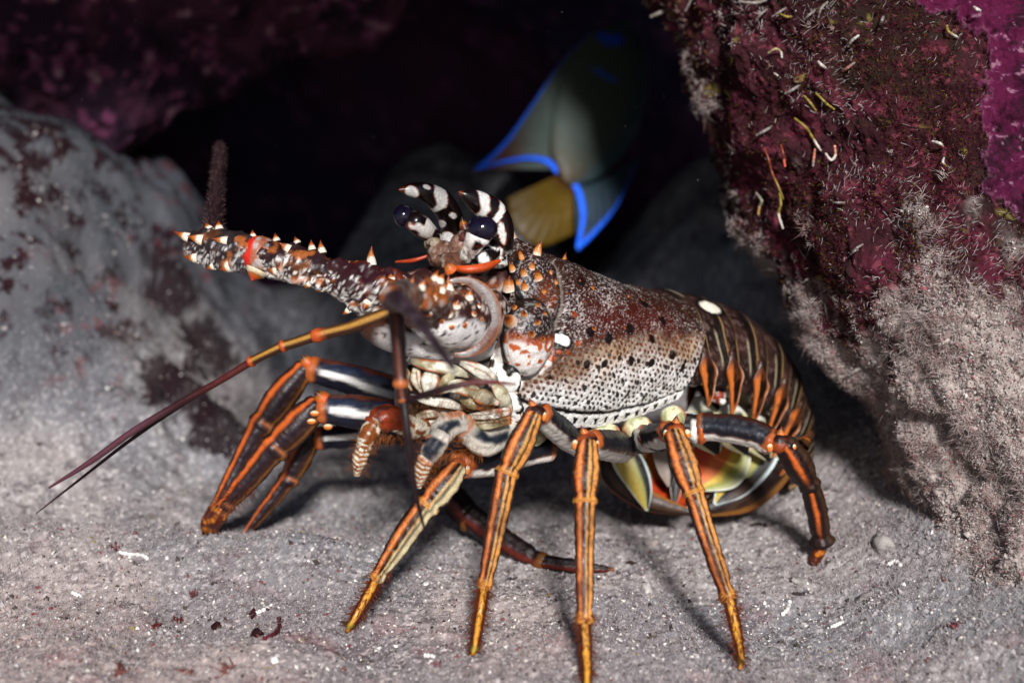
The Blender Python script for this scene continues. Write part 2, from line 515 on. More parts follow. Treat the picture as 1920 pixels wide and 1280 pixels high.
def build_boulder():
    us = np.concatenate([np.linspace(-1, -0.02, 40), np.linspace(0, 0.62, 430), np.linspace(0.63, 1, 30)])
    pys = np.concatenate([np.linspace(-900, -40, 60), np.linspace(-30, 1350, 560)])
    U, PY = np.meshgrid(us, pys)
    P = boulder_point(U, PY)
    Nn = vert_normals(P.reshape(-1, 3), len(pys), len(us)).reshape(P.shape)
    if np.mean(Nn[..., 1]) > 0: Nn = -Nn
    amp = np.clip(1.0, 0, 1)
    disp = 0.010 * fbm(P * 16, 3, 71) + 0.006 * fbm(P * 45, 3, 72) + 0.0022 * fbm(P * 180, 3, 73, 0.6)
    pit = sst(0.45, 0.8, fbm(P * 30 + 3, 2, 74))
    disp = disp - 0.007 * pit
    # crust of coralline alga bonded to the upper right of the face, standing a little proud
    bl = W(np.array([1640., 1740, 1820, 1815, 1785, 1805, 1860, 1880, 1945, 2300]), np.array([-30., 10, 50, 140, 205, 270, 330, 400, 470, 520]), np.zeros(10))
    Pf = P.reshape(-1, 3)
    o_ = np.argsort(bl[:, 2])
    xb = np.interp(Pf[:, 2], bl[o_, 2], bl[o_, 0])
    sd = Pf[:, 0] - xb + 0.016 * fbm(Pf * 55, 5, 81, 0.65) + 0.022 * fbm(Pf * 14, 2, 82)
    cr2 = fbm(Pf * 26 + 3, 3, 83) - 0.75 + 0.3 * sst(0.1, 0.3, Pf[:, 2] - 0.1)
    CRU = np.clip(sst(0.0, 0.0022, sd), 0, 1).reshape(P.shape[:2])
    lip = (np.exp(-((sd - 0.002) / 0.002) ** 2)).reshape(P.shape[:2])
    disp = disp * (1 - 0.3 * CRU) + 0.0022 * CRU + 0.0004 * lip + 0.0022 * CRU * fbm(P * 50, 4, 84, 0.6)
    P = P + Nn * disp[..., None]
    V = P.reshape(-1, 3)
    CRU = CRU.ravel(); lip = lip.ravel()
    px, py, _ = proj(V)
    # where the pale turf begins: low on the boulder
    g = W(np.array([1560., 1640, 1690, 1800, 1920]), np.array([640., 560, 500, 480, 480]), np.zeros(5))
    zline = np.interp(V[:, 0], g[:, 0], g[:, 2])
    n1 = fbm(V * 18, 3, 75); n2 = fbm(V * 60, 3, 76); n3 = fbm(V * 240, 3, 77, 0.7)
    turf = sst(0.036, -0.036, V[:, 2] - zline + 0.044 * n1 + 0.028 * n2)
    c = mix(np.tile(C('#34151b'), (len(V), 1)), C('#231810'), sst(-0.2, 0.5, fbm(V * 14 + 2, 2, 78)))
    c = mix(c, C('#4c1828'), 0.7 * sst(0.1, 0.6, n2))
    c = mix(c, C('#22090e'), 0.8 * sst(0.1, 0.6, -n2))
    c = mix(c, C('#7c3a46'), 0.55 * sst(0.45, 0.9, n3 + 0.3 * n2))
    c = mix(c, C('#8c7f3a'), 0.5 * sst(0.8, 1.0, fbm(V * 90 + 8, 2, 79)))
    t = mix(np.tile(C('#a0938c'), (len(V), 1)), C('#80726c'), sst(-0.3, 0.5, n2))
    t = mix(t, C('#b9afa8'), 0.8 * sst(0.2, 0.8, n3))
    t = mix(t, C('#7d3a44'), 0.6 * sst(0.4, 0.8, fbm(V * 50 + 6, 3, 80)))
    c = mix(c, t, turf)
    mg = mix(np.tile(C('#4a0d2e'), (len(V), 1)), C('#2c081c'), sst(-0.2, 0.5, fbm(V * 35, 4, 85)))
    mg = mix(mg, C('#6a2450'), 0.4 * sst(0.2, 0.8, n3)); mg = mix(mg, C('#1c0712'), 0.85 * sst(0.25, 0.6, fbm(V * 60 + 2, 5, 86, 0.65)))
    mg = mix(mg, C('#96707e'), 0.6 * sst(0.75, 0.95, n3))
    c = mix(c, mg, CRU); c = mix(c, C('#7c4a60'), 0.5 * lip * CRU)
    turf = turf * (1 - CRU)
    o = mesh('boulder', V, grid_faces(len(pys), len(us)), M['rock'], None, c,
             label='large overhanging boulder with dark red face and pale turf, right of the lobster', cat='boulder')
    return o, V, vert_normals(V, len(pys), len(us)), turf, px, py, CRU
boulder, BV, BN, BT, Bpx, Bpy, BC = build_boulder()
if np.mean(BN[:, 1]) > 0: BN = -BN

def boulder_at(px, py):
    i = np.argmin((Bpx - px) ** 2 + (Bpy - py) ** 2 + 1e6 * (BN @ FWD > 0.1))
    return BV[i], BN[i], i
VISB = np.where((Bpx > 1150) & (Bpx < 1980) & (Bpy > -60) & (Bpy < 1320) & (BN @ FWD < 0.45))[0]

def build_turf():
    rg = np.random.default_rng(5)
    # pale branching tufts, thick in the pale zone and along the outline, thin on the red face
    n1 = fbm(BV[VISB] * 30, 2, 91)
    ex = Bpx[VISB] - np.interp(Bpy[VISB], EDGE_Y, EDGE_X)
    rim = sst(70, 5, ex) * sst(0, 300, Bpy[VISB] + 250)
    w = (0.03 * sst(0.1, 0.7, n1) + 1.0 * BT[VISB] * sst(-0.6, 0.2, n1) + 0.9 * rim * sst(-0.3, 0.4, n1)) * (1 - BC[VISB])
    w = w / w.sum()
    idx = rg.choice(VISB, 8000, p=w)
    k = 7
    size = np.exp(1.3 * fbm(BV[idx] * 40 + 7, 3, 92)) * np.exp(rg.normal(0, 0.35, len(idx)))
    base = np.repeat(BV[idx] - BN[idx] * 0.0008, k, 0) + rg.normal(size=(len(idx) * k, 3)) * 0.0007
    nrm = np.repeat(BN[idx], k, 0)
    dirs = nrm + rg.normal(size=base.shape) * 0.55 + np.array([-0.25, -0.1, 0.05])
    L = np.repeat(np.minimum(rg.uniform(0.0012, 0.0040, len(idx)) * size, 0.0075), k) * rg.uniform(0.6, 1.1, len(idx) * k)
    V1, F1 = hairs(base, dirs, L, 0.00020, 0.8, 1)
    shade = np.repeat(rg.uniform(0, 1, len(idx)), k)
    # side twigs
    sel = rg.random(len(base)) < 0.6
    b2 = base[sel] + unit(dirs[sel]) * (L[sel] * 0.55)[:, None]
    d2 = unit(dirs[sel]) + rg.normal(size=b2.shape) * 0.7
    V2, F2 = hairs(b2, d2, L[sel] * 0.6, 0.00017, 0.7, 2)
    V = np.vstack([V1, V2]); F = [np.vstack([F1[0], F2[0] + len(V1)]), np.vstack([F1[1], F2[1] + len(V1)])]
    sh = np.concatenate([np.repeat(shade, 7), np.repeat(shade[sel], 7)])
    c = mix(np.tile(C('#94857f'), (len(V), 1)), C('#cfc0ba'), sh)
    c = mix(c, C('#9a6a66'), 0.6 * (np.sin(sh * 90) > 0.75))
    mesh('turf', V, F, M['turf'], boulder, c, kind='stuff')
    # silt grains and crumbs caught in the turf
    pal = VISB[(BT[VISB] > 0.35)]
    n = 26000
    gi = rg.choice(pal, n)
    P = BV[gi] + BN[gi] * rg.uniform(0, 0.0012, n)[:, None] + rg.normal(size=(n, 3)) * 0.0004
    r = np.exp(rg.normal(math.log(0.00036), 0.45, n))[:, None]
    ax = unit(rg.normal(size=(n, 3))); bx = unit(np.cross(ax, rg.normal(size=(n, 3)))); cx = np.cross(ax, bx)
    V = np.stack([P + ax * r * 1.4, P - ax * r * 1.4, P + bx * r, P - bx * r, P + cx * r * 0.7, P - cx * r * 0.7], 1).reshape(-1, 3)
    f = np.array([[0, 2, 4], [2, 1, 4], [1, 3, 4], [3, 0, 4], [2, 0, 5], [1, 2, 5], [3, 1, 5], [0, 3, 5]])
    k_ = rg.random(n)
    c = mix(np.tile(C('#8c827c'), (n, 1)), C('#c6bcb6'), rg.random(n)); c = mix(c, C('#8c3c48'), (k_ < 0.10) * 0.8); c = mix(c, C('#4a403c'), (k_ > 0.86) * 0.9)
    mesh('silt_grains', V, ((np.arange(n) * 6)[:, None, None] + f[None]).reshape(-1, 3), M['turf'], boulder, np.repeat(c, 6, 0), smooth=False, kind='stuff')
    # sparse single pale filaments on the red face
    red = VISB[(BT[VISB] < 0.5) & (BC[VISB] < 0.3)]
    wr = sst(-0.3, 0.6, fbm(BV[red] * 22 + 5, 3, 93)) + 0.08; wr = wr / wr.sum()
    idx = rg.choice(red, 2200, p=wr)
    dirs = BN[idx] * 0.8 + rg.normal(size=(len(idx), 3)) * 0.25 + np.array([0.5, -0.2, 0.35])
    V, F = hairs(BV[idx], dirs, np.exp(rg.normal(math.log(0.0032), 0.45, len(idx))), 0.00017, 0.2, 3)
    sh = np.repeat(rg.uniform(0, 1, len(idx)), 7)
    c = mix(np.tile(C('#8a7f80'), (len(V), 1)), C('#cfc6c2'), sh)
    mesh('filament', V, F, M['turf'], boulder, c, kind='stuff')
    # red fuzz
    wr2 = sst(-0.5, 0.4, fbm(BV[red] * 35 + 9, 3, 94)) + 0.05; wr2 = wr2 / wr2.sum()
    idx = rg.choice(red, 15000, p=wr2)
    dirs = BN[idx] + rg.normal(size=(len(idx), 3)) * 0.8
    V, F = hairs(BV[idx], dirs, rg.uniform(0.0012, 0.0034, len(idx)), 0.00032, 0.5, 4)
    sh = np.repeat(rg.uniform(0, 1, len(idx)), 7)
    c = mix(np.tile(C('#240b10'), (len(V), 1)), C('#521f2a'), sh)
    c = mix(c, C('#5c4a1e'), (sh > 0.86) * 0.8)
    mesh('red_fuzz', V, F, M['turf'], boulder, c, kind='stuff')
build_turf()

# worm tubes and sponge fingers on the boulder (photo position, direction and length in pixels)
def worm(px, py, pts, r, ca, cb):
    b, nrm, _ = boulder_at(px, py)
    d0 = proj(b)[2]
    r = r * (0.62 if r > 3.9 else 0.8)
    ctrl = [(px + x, py + y, d0 - 0.006 - 0.004 * (i % 2), r * (0.75 if i in (0, len(pts)) else 1)) for i, (x, y) in enumerate([(0, 0)] + pts)]
    path, rr = PX(ctrl, 6 * len(ctrl))
    tube('worm_tube', path, rr * (1 + 0.15 * np.sin(np.arange(len(rr)) * 1.7)), M['soft'], boulder,
         lambda S, PH, N, V: mix(np.tile(C(ca), (len(S), 1)), C(cb), sst(0.55, 0.8, S + 0.08 * vn(V * 900, 3))), nseg=8)
pale, yel, org, wht = '#827a74', '#8a7834', '#7c3a26', '#c2bbb2'
for a in [
    (1220, 32, [(18, -8), (36, -15)], 6, pale, pale), (1285, 22, [(10, -20), (12, -26)], 3, pale, pale),
    (1385, 3, [(30, 3), (52, -2)], 5, pale, pale), (1418, 38, [(10, -12), (20, -20)], 4, pale, pale),
    (1448, 32, [(15, -10), (28, -18)], 4, pale, pale), (1508, 38, [(10, -10), (20, -18)], 4, pale, pale),
    (1534, 34, [(6, -18), (18, -30)], 4, pale, pale), (1590, 88, [(8, -12), (20, -21)], 5, pale, wht),
    (1650, 46, [(4, -8), (6, -14)], 5, pale, pale), (1472, 176, [(15, -8), (30, -18)], 5, pale, pale),
    (1418, 254, [(15, -8), (32, -18)], 5, pale, pale), (1580, 134, [(10, -7), (22, -16)], 5, '#8a5a50', pale),
    (1368, 299, [(20, 0), (40, -12)], 5, pale, pale), (1385, 445, [(18, -6), (34, -8)], 4, pale, pale),
    (1598, 472, [(10, -8), (20, -14)], 4, pale, pale), (1562, 380, [(10, 0), (22, 0)], 4, pale, pale),
    (1595, 477, [(8, -7), (14, -10)], 4, pale, wht), (1505, 530, [(8, -6), (12, -9)], 4, pale, pale),
    (1650, 815, [(18, 3), (44, 2)], 6, pale, wht), (1654, 828, [(18, -4), (38, -10)], 5, pale, wht), (1590, 704, [(15, -10), (32, -18)], 6, pale, pale),
    (1360, 170, [(14, 20), (8, 30), (12, 48), (40, 66)], 2.6, yel, org),
    (1372, 122, [(2, -16), (6, -28)], 4, yel, wht),
    (1440, 100, [(14, -8), (24, -2), (26, 8)], 4, '#a89a70', wht),
    (1462, 26, [(14, 6), (24, 4), (30, -6)], 4, yel, wht),
    (1362, 185, [(12, 6), (10, 22), (6, 38), (16, 70), (30, 90), (60, 94)], 2.6, '#8c4a38', '#b0a49a'),
    (1433, 277, [(8, 22), (14, 45), (26, 72), (36, 96)], 2.8, org, yel),
    (1464, 272, [(4, 14), (6, 28), (8, 40)], 3.4, org, '#c0604c'),
    (1490, 222, [(20, 16), (30, 30), (42, 50), (54, 68)], 3.2, yel, wht),
    (1548, 288, [(10, 12), (18, 4), (17, -14)], 3.6, wht, '#d89a80'),
    (1528, 280, [(-2, 16), (-4, 32)], 3.4, '#b06a50', wht),
    (1508, 180, [(12, 14), (22, 28)], 3.2, yel, yel), (1530, 175, [(14, 14), (20, 20), (34, 30)], 3.2, yel, yel),
    (1462, 362, [(2, 20), (-2, 40), (6, 66)], 3.2, yel, wht),
    (1418, 362, [(10, 14), (6, 26), (4, 40)], 4.2, '#b0a890', '#b98a4a'),
    (1775, 48, [(4, 12), (20, 22)], 4.6, yel, wht), (1826, 14, [(6, 4), (12, 7)], 5.5, wht, wht),
    (1748, 265, [(14, 4), (20, 10)], 3.8, wht, '#b9847a'), (1770, 296, [(-2, 8), (4, 16)], 4, wht, yel),
    (1534, 116, [(6, 6), (14, 12)], 5, wht, wht), (1452, 138, [(6, 4)], 4, wht, wht),
    ]:
    worm(*a)

# ================================================================== LOBSTER
TH = math.radians(35); PB = math.radians(7)
BO = W(1110., 640., 0.02)
BH = np.array([-math.cos(TH) * math.cos(PB), -math.sin(TH) * math.cos(PB), math.sin(PB)])   # towards the head
BL = np.array([math.sin(TH), -math.cos(TH), 0.0])                                             # towards the near side
BU = np.cross(BH, BL); BU = BU if BU[2] > 0 else -BU
def B(a, b, c):
    a, b, c = np.broadcast_arrays(np.asarray(a, float), b, c)
    return BO + a[..., None] * BH + b[..., None] * BL + c[..., None] * BU
def ray_b(px, py, b):
    """body coordinates (a, c) where the pixel's view ray meets the plane b = const"""
    p1 = W(float(px), float(py), 0.0); dv = p1 - CAM
    t = (b - (CAM - BO) @ BL) / (dv @ BL)
    q = CAM + t * dv - BO
    return q @ BH, q @ BU

lob = empty('spiny_lobster', (0, 0, 0), 'spiny lobster with orange-striped legs and white-dotted shell, standing on the sand', 'lobster')

WHITE = C('#ece8e0'); BLACK = C('#120b0a'); NAVY = C('#171a2b'); MAROON = C('#2e1810'); ORANGE = C('#d0662c'); DKOR = C('#a8421a')
CREAM = C('#dcd6c0'); BROWN = C('#5a2c12'); TAN = C('#b58040'); REDOR = C('#c43c14'); DBROWN = C('#3a1a0e')

# ---------------------------------------------------------------- carapace
dors = [(928, 462), (960, 446), (1003, 467), (1060, 491), (1130, 520), (1200, 540), (1246, 552)]
DA = np.array([ray_b(x, y + 3, 0.0) for x, y in dors])[::-1]          # a rising towards the head
RIMB = 0.038
rim = [(905, 735), (940, 772), (985, 790), (1050, 799), (1120, 797), (1200, 776), (1268, 747)]
RA = np.array([ray_b(x, y, RIMB) for x, y in rim])[::-1]
a0 = max(DA[0, 0], RA[0, 0]); a1 = min(DA[-1, 0], RA[-1, 0])
A_BACK, A_FRONT = DA[0, 0], DA[-1, 0]

def cara_profile(a):
    top = np.interp(a, DA[:, 0], DA[:, 1])
    rimc = np.interp(a, RA[:, 0], RA[:, 1])
    t = (a - A_BACK) / (A_FRONT - A_BACK)
    wid = np.interp(t, [-0.1, 0.0, 0.25, 0.5, 0.75, 0.95, 1.1], [0.037, 0.0395, 0.0445, 0.046, 0.042, 0.035, 0.026])
    return top, rimc, wid

def build_carapace():
    n, m = 330, 520
    t = np.linspace(0, 1, n)
    q = np.linspace(-1, 1, m)              # -1 far rim, 0 dorsal line, 1 near rim
    q = np.sign(q) * np.abs(q) ** 0.9
    T, Q = np.meshgrid(t, q, indexing='ij')
    # station: the rear edge leans backward towards the rim like the real edge
    aD = A_BACK + T * (A_FRONT - A_BACK)
    aR = RA[0, 0] + T * (RA[-1, 0] - RA[0, 0])
    lean = np.abs(Q) ** 1.6
    a = aD * (1 - lean) + aR * lean
    a = a - 0.006 * np.sin(np.abs(Q) * math.pi) * sst(0.35, 0, T)
    top, _, wid = cara_profile(aD)
    _, rimc, _ = cara_profile(aR)
    mid = rimc + (top - rimc) * 0.42
    phi = Q * math.radians(128)
    cs = np.cos(phi); sn = np.sin(phi)
    e = 0.88
    b = wid * np.sign(sn) * np.abs(sn) ** e
    # above the widest line: ellipse to the top; below: to the rim
    c = np.where(cs > 0, mid + (top - mid) * np.abs(cs) ** 0.95, mid - (mid - rimc) * np.abs(cs) / abs(math.cos(math.radians(128))))
    b = np.where(cs < 0, np.sign(b) * (np.abs(wid) - (wid - RIMB) * (np.abs(cs) / abs(math.cos(math.radians(128)))) ** 1.6), b)
    return B(a, b, c), T, Q
CV, CT, CQ = build_carapace()
CN = vert_normals(CV.reshape(-1, 3), *CT.shape)
cen = B(0.0, 0.0, 0.0)
if np.mean(np.sum((CV.reshape(-1, 3) - cen) * CN, 1)) < 0: CN = -CN
cflip = False
CVf = CV.reshape(-1, 3).copy()
cpx, cpy, _ = proj(CVf)
facing = (CN @ FWD) < 0.15
def cfind(px, py):
    return int(np.argmin((cpx - px) ** 2 + (cpy - py) ** 2 + 1e7 * (~facing)))
def cpts(pts): return np.array([CVf[cfind(*p_)] for p_ in pts])
PXM = K  # metre per pixel

groove1 = cpts([(1035, 490), (1050, 520), (1052, 560), (1043, 605), (1028, 655), (1005, 692), (978, 706), (950, 698), (932, 672)])
groove2 = cpts([(940, 566), (965, 558), (990, 562), (1010, 578), (1030, 596), (1042, 600)])
cheek = cpts([(985, 655)])[0]; cheek2 = cpts([(1000, 535)])[0]
d1 = poly_dist(CVf, groove1); d2 = poly_dist(CVf, groove2)
dch = np.linalg.norm(CVf - cheek, axis=1); dch2 = np.linalg.norm(CVf - cheek2, axis=1)
disp = -0.0042 * np.exp(-(d1 / 0.0028) ** 2) - 0.0024 * np.exp(-(d2 / 0.0022) ** 2)
disp += 0.0075 * np.exp(-(dch / 0.0135) ** 4) + 0.0030 * np.exp(-(dch2 / 0.012) ** 2)
rimline_q = 0.945
disp += 0.0007 * sst(0.925, 0.95, np.abs(CQ.ravel())) - 0.0005 * np.exp(-((np.abs(CQ.ravel()) - 0.915) / 0.012) ** 2)
disp += 0.0009 * fbm(CVf * 110, 4, 101, 0.6) + 0.00022 * fbm(CVf * 900, 2, 102)
CVd = CVf + CN * disp[:, None]

# colours -----------------------------------------------------------------
def paint_carapace():
    n = len(CVf); Q = CQ.ravel(); T = CT.ravel()
    aq = np.abs(Q)
    sp = fbm(CVf * 1350, 2, 111, 0.9); sp2 = fbm(CVf * 260, 3, 112, 0.6); lo = fbm(CVf * 60, 3, 113)
    c = np.tile(MAROON, (n, 1))
    c = mix(c, C('#1c0f10'), sst(0.0, 0.6, lo))
    # rusty / red field towards the middle of the side
    mid = cpts([(1120, 600), (1190, 600), (1250, 620)])
    c = mix(c, C('#46160f'), 0.8 * np.exp(-(poly_dist(CVf, mid) / 0.014) ** 2))
    c = mix(c, C('#7a3614'), 0.8 * np.exp(-(np.linalg.norm(CVf - cpts([(1028, 555)])[0], axis=1) / 0.007) ** 2))
    speck = sst(0.2, 0.8, sp + 0.5 * lo + 0.3 * sp2) * (1 - 0.4 * sst(0.15, 0.5, fbm(CVf * 30, 2, 118)))
    c = mix(c, C('#b4a8a2'), 0.75 * speck * sst(0.95, 0.6, aq + 0.0))
    # dotted pale field: boundary follows a line on the surface
    line = [(955, 705), (1000, 700), (1040, 688), (1085, 662), (1140, 650), (1190, 645), (1240, 640), (1285, 640)]
    li = [cfind(*p_) for p_ in line]
    lt = np.array([T[i] for i in li]); lq = np.array([aq[i] for i in li])
    o = np.argsort(lt)
    qb = np.interp(T, lt[o], lq[o])
    low = sst(-0.09, 0.06, aq - qb + 0.03 * lo + 0.03 * sp2)
    depth = np.clip((aq - qb) / (1 - qb), 0, 1)
    base = mix(np.tile(C('#86705c'), (n, 1)), C('#d0ccc7'), sst(0.06, 0.50, depth + 0.22 * lo))
    base = mix(base, C('#a88a68'), 0.45 * sst(0.1, 0.6, fbm(CVf * 38, 3, 115)))
    base = mix(base, C('#8c8276'), 0.35 * sst(0.1, 0.7, sp2))
    c = mix(c, base, low * (Q > -2))
    # dots: jittered hexagonal lattice in surface units
    au = CVf - cen
    A = au @ BH
    Wd = np.zeros_like(CT)
    seg = np.linalg.norm(np.diff(CV, axis=1), axis=2)
    Wd[:, 1:] = np.cumsum(seg, 1); Wd = Wd - Wd[:, [CT.shape[1] // 2]]
    Wd = Wd.ravel()
    def lattice(sp_, seed, jit, r0, r1, off=0.0):
        best = np.full(n, 9.0)
        gx = A / sp_; gy = Wd / (sp_ * 0.866)
        j0 = np.floor(gy)
        for dj in (-1, 0, 1, 2):
            j = j0 + dj
            sh = 0.5 * (np.mod(j, 2))
            i0 = np.floor(gx - sh)
            for di in (0, 1):
                i = i0 + di
                ii = i.astype(np.int64); jj = j.astype(np.int64)
                hx = _hash(ii, jj, ii * 0, seed) - 0.5; hy = _hash(ii, jj, ii * 0 + 1, seed) - 0.5; hr = _hash(ii, jj, ii * 0 + 2, seed)
                dx = (gx - sh - i - hx * jit) ; dy = (gy - j - hy * jit) * 0.866
                rr = (r0 + (r1 - r0) * hr)
                best = np.minimum(best, np.hypot(dx, dy) / rr)
        return best
    bd = lattice(0.0034, 5, 0.34, 0.22, 0.32) / (1 + 0.16 * fbm(CVf * 45, 2, 114) + 0.15 * sst(0.75, 0.4, depth))
    fine = sst(0.35, 0.8, 1 - T * 1.0 + 0.2)      # smaller dots in front
    dot = sst(1.15, 0.75, bd)
    dotc = mix(np.tile(C('#5a2c14'), (n, 1)), C('#17100e'), sst(0.12, 0.6, depth + 0.12 * lo))
    c = mix(c, dotc, 0.95 * dot * sst(-0.09, -0.02, aq - qb) * (aq < 0.905))
    bd2 = lattice(0.0110, 9, 0.45, 0.10, 0.15)
    c = mix(c, C('#120a08'), 0.95 * sst(1.1, 0.85, bd2) * sst(0.02, 0.12, depth) * (aq < 0.905))
    # rim: black line, white band, black triangles
    ed = np.exp(-((aq - 0.915) / 0.011) ** 2)
    c = mix(c, C('#0c0706'), np.clip(ed * 1.8, 0, 1) * sst(0.99, 0.9, T))
    band = sst(0.928, 0.935, aq)
    c = mix(c, C('#cdc9c3'), band)
    tri_u = A / 0.0072
    tri = np.abs(np.mod(tri_u, 1) - 0.5) + 0.10 * vn(CVf * 300, 7)
    tv = (aq - 0.945) / 0.03
    c = mix(c, C('#14100e'), band * sst(0.24, 0.19, tri + 0.10 * tv) * sst(0.940, 0.946, aq) * sst(0.982, 0.974, aq) * sst(0.93, 0.86, T))
    # cheek lobe
    cm = sst(0.0165, 0.0145, dch + 0.0012 * sp2) * sst(0.0005, 0.003, d1 + 0.002)
    lowc = sst(0.003, -0.004, (CVf - cheek) @ BU + 0.002 * sp2)
    oc = mix(np.tile(C('#cfc8c0'), (n, 1)), C('#a84e1c'), sst(0.15, 0.45, fbm(CVf * 330, 2, 117) + 0.0 * sp2 + 0.6 * sst(-0.004, 0.004, (CVf - cheek) @ BU) - 0.1))
    c = mix(c, oc, cm * lowc)
    c = mix(c, C('#a04a1c'), 0.4 * sst(-0.2, 0.3, sp2) * cm * np.exp(-(((CVf - cheek) @ BU - 0.003) / 0.003) ** 2))
    # grooves: dark with pale lips
    c = mix(c, C('#0e0808'), 0.95 * np.exp(-(d1 / 0.0017) ** 4))
    c = mix(c, C('#8f9a92'), 0.75 * np.exp(-((d2 - 0.0012) / 0.0006) ** 2) * sst(0.2, -0.2, vn(CVf * 500, 4)))
    c = mix(c, C('#8a8076'), 0.6 * np.exp(-((d1 - 0.0020) / 0.0005) ** 2))
    # white ovals
    def oval(px, py, rx, ry, rot, colr, soft=0.18, ring=None):
        p0 = CVf[cfind(px, py)]
        ca, sa = math.cos(rot), math.sin(rot)
        e1 = RGT * ca - UPV * sa; e2 = RGT * sa + UPV * ca
        nn_ = CN[cfind(px, py)]
        e1 = unit(e1 - (e1 @ nn_) * nn_); e2 = np.cross(nn_, e1)
        dv = CVf - p0
        rr = np.sqrt((dv @ e1 / (rx * K)) ** 2 + (dv @ e2 / (ry * K)) ** 2 + (dv @ nn_ / (3 * rx * K)) ** 2)
        nonlocal c
        if ring is not None: c = mix(c, ring, sst(1.9, 1.3, rr))
        c = mix(c, colr, sst(1 + soft, 1 - soft, rr))
    oval(1054, 637, 14, 9, 0.35, C('#f2efe8'), ring=C('#160c0a'))
    oval(962, 712, 20, 26, 0.6, WHITE)
    for (x, y, r) in [(1098, 681, 7), (1131, 681, 7), (1182, 676, 8), (1219, 680, 7), (1257, 665, 7), (1220, 637, 8), (1277, 688, 7), (1178, 618, 10), (1086, 533, 9), (1205, 572, 11),
                      (1239, 604, 9), (1104, 622, 9), (1139, 634, 10)]:
        oval(x, y, r, r * 1.15, 0.5, C('#120807'))
    for (x, y, r) in [(1075, 590, 6), (1083, 642, 6), (1046, 660, 5), (1061, 660, 4), (1036, 671, 4)]:
        oval(x, y, r, r, 0, C('#8a3c18'))
    dk = sst(0.94, 0.965, T) * sst(0.15, 0.3, aq) * sst(0.78, 0.70, aq)
    c = mix(c, mix(np.tile(C('#24120e'), (n, 1)), C('#a8988c'), 0.8 * speck), 0.9 * dk)
    # front corner: white with black blotches
    fr = sst(0.93, 0.97, T) * sst(0.76, 0.82, aq)
    c = mix(c, mix(np.tile(WHITE, (n, 1)), BLACK, sst(0.0, 0.3, fbm(CVf * 150, 3, 119))), 0.9 * fr)
    return c
carapace = mesh('carapace', CVd, grid_faces(*CT.shape), M['shell'], lob, paint_carapace())
s = carapace.modifiers.new('solid', 'SOLIDIFY'); s.thickness = 0.0012; s.offset = -1

# swollen cheek plates on the side of the head, set in a dark groove
def cheek_plate(x, y, rx, ry, rot, rise, lower):
    i = cfind(x, y)
    nn_ = CN[i]
    e1 = RGT * math.cos(rot) - UPV * math.sin(rot); e1 = unit(e1 - (e1 @ nn_) * nn_); e2 = np.cross(nn_, e1); e2 = e2 if e2 @ UPV > 0 else -e2
    V, F, sp_ = ellipsoid(CVd[i] - nn_ * 0.0035, np.array([e1 * rx * K, e2 * ry * K, nn_ * (rise + 0.0035)]), 110, 90)
    V = CVd[i] - nn_ * 0.0035 + (V - CVd[i] + nn_ * 0.0035) * (1 + 0.05 * fbm(sp_ * 2.2 + x, 2, 31))[:, None]
    V = V + nn_ * (0.0007 * fbm(V * 130, 4, 33, 0.6))[:, None]
    sk = fbm(V * 1300, 2, 34, 0.9) + 0.35 * fbm(V * 240, 2, 35); lo_ = fbm(V * 70, 2, 36)
    c = mix(np.tile(C('#2a1712'), (len(V), 1)), C('#1a0f0e'), sst(0, 0.5, lo_))
    c = mix(c, C('#a89c98'), 0.75 * sst(0.25, 0.8, sk))
    u_ = sp_[:, 1] + 0.12 * lo_
    if lower:
        wz = mix(np.tile(C('#cfc8c2'), (len(V), 1)), C('#a84e1c'), sst(0.28, 0.48, fbm(V * 340, 2, 37) + 0.55 * sst(-0.45, 0.0, u_)))
        c = mix(c, wz, sst(0.02, -0.14, u_)); c = mix(c, C('#9c4418'), 0.65 * np.exp(-((u_ - 0.0) / 0.12) ** 2))
    else:
        c = mix(c, C('#8a3c14'), 0.75 * np.exp(-(np.hypot(sp_[:, 0] - 0.55, sp_[:, 1] + 0.45) / 0.42) ** 2) * sst(0.5, -0.2, sk))
    c = mix(c, C('#0f0908'), sst(0.40, 0.18, sp_[:, 2])); c = mix(c, C('#7c8a82'), 0.6 * np.exp(-((sp_[:, 2] - 0.42) / 0.04) ** 2) * (np.sin(sp_[:, 0] * 9 + x) > -0.2))
    return mesh('cheek_plate', V, F, M['shell'], carapace, c), V, np.tile(nn_, (len(V), 1))
_, K1V, K1N = cheek_plate(983, 632, 50, 68, 0.12, 0.0075, True)
_, K2V, K2N = cheek_plate(1004, 522, 46, 56, 0.35, 0.0045, False)
# short pale fuzz over the back of the shell
rgf = np.random.default_rng(61)
fi = rgf.choice(np.where((np.abs(CQ.ravel()) < 0.55))[0], 5200)
fV, fF = hairs(CVd[fi], CN[fi] + rgf.normal(size=(5200, 3)) * 0.5 - BH * 0.4, rgf.uniform(0.0006, 0.0016, 5200), 0.00006, 0.3, 62)
mesh('fuzz', fV, fF, M['hair'], carapace, mix(np.tile(C('#4a3c38'), (len(fV), 1)), C('#a0948e'), np.repeat(rgf.random(5200), 7)), kind='stuff')
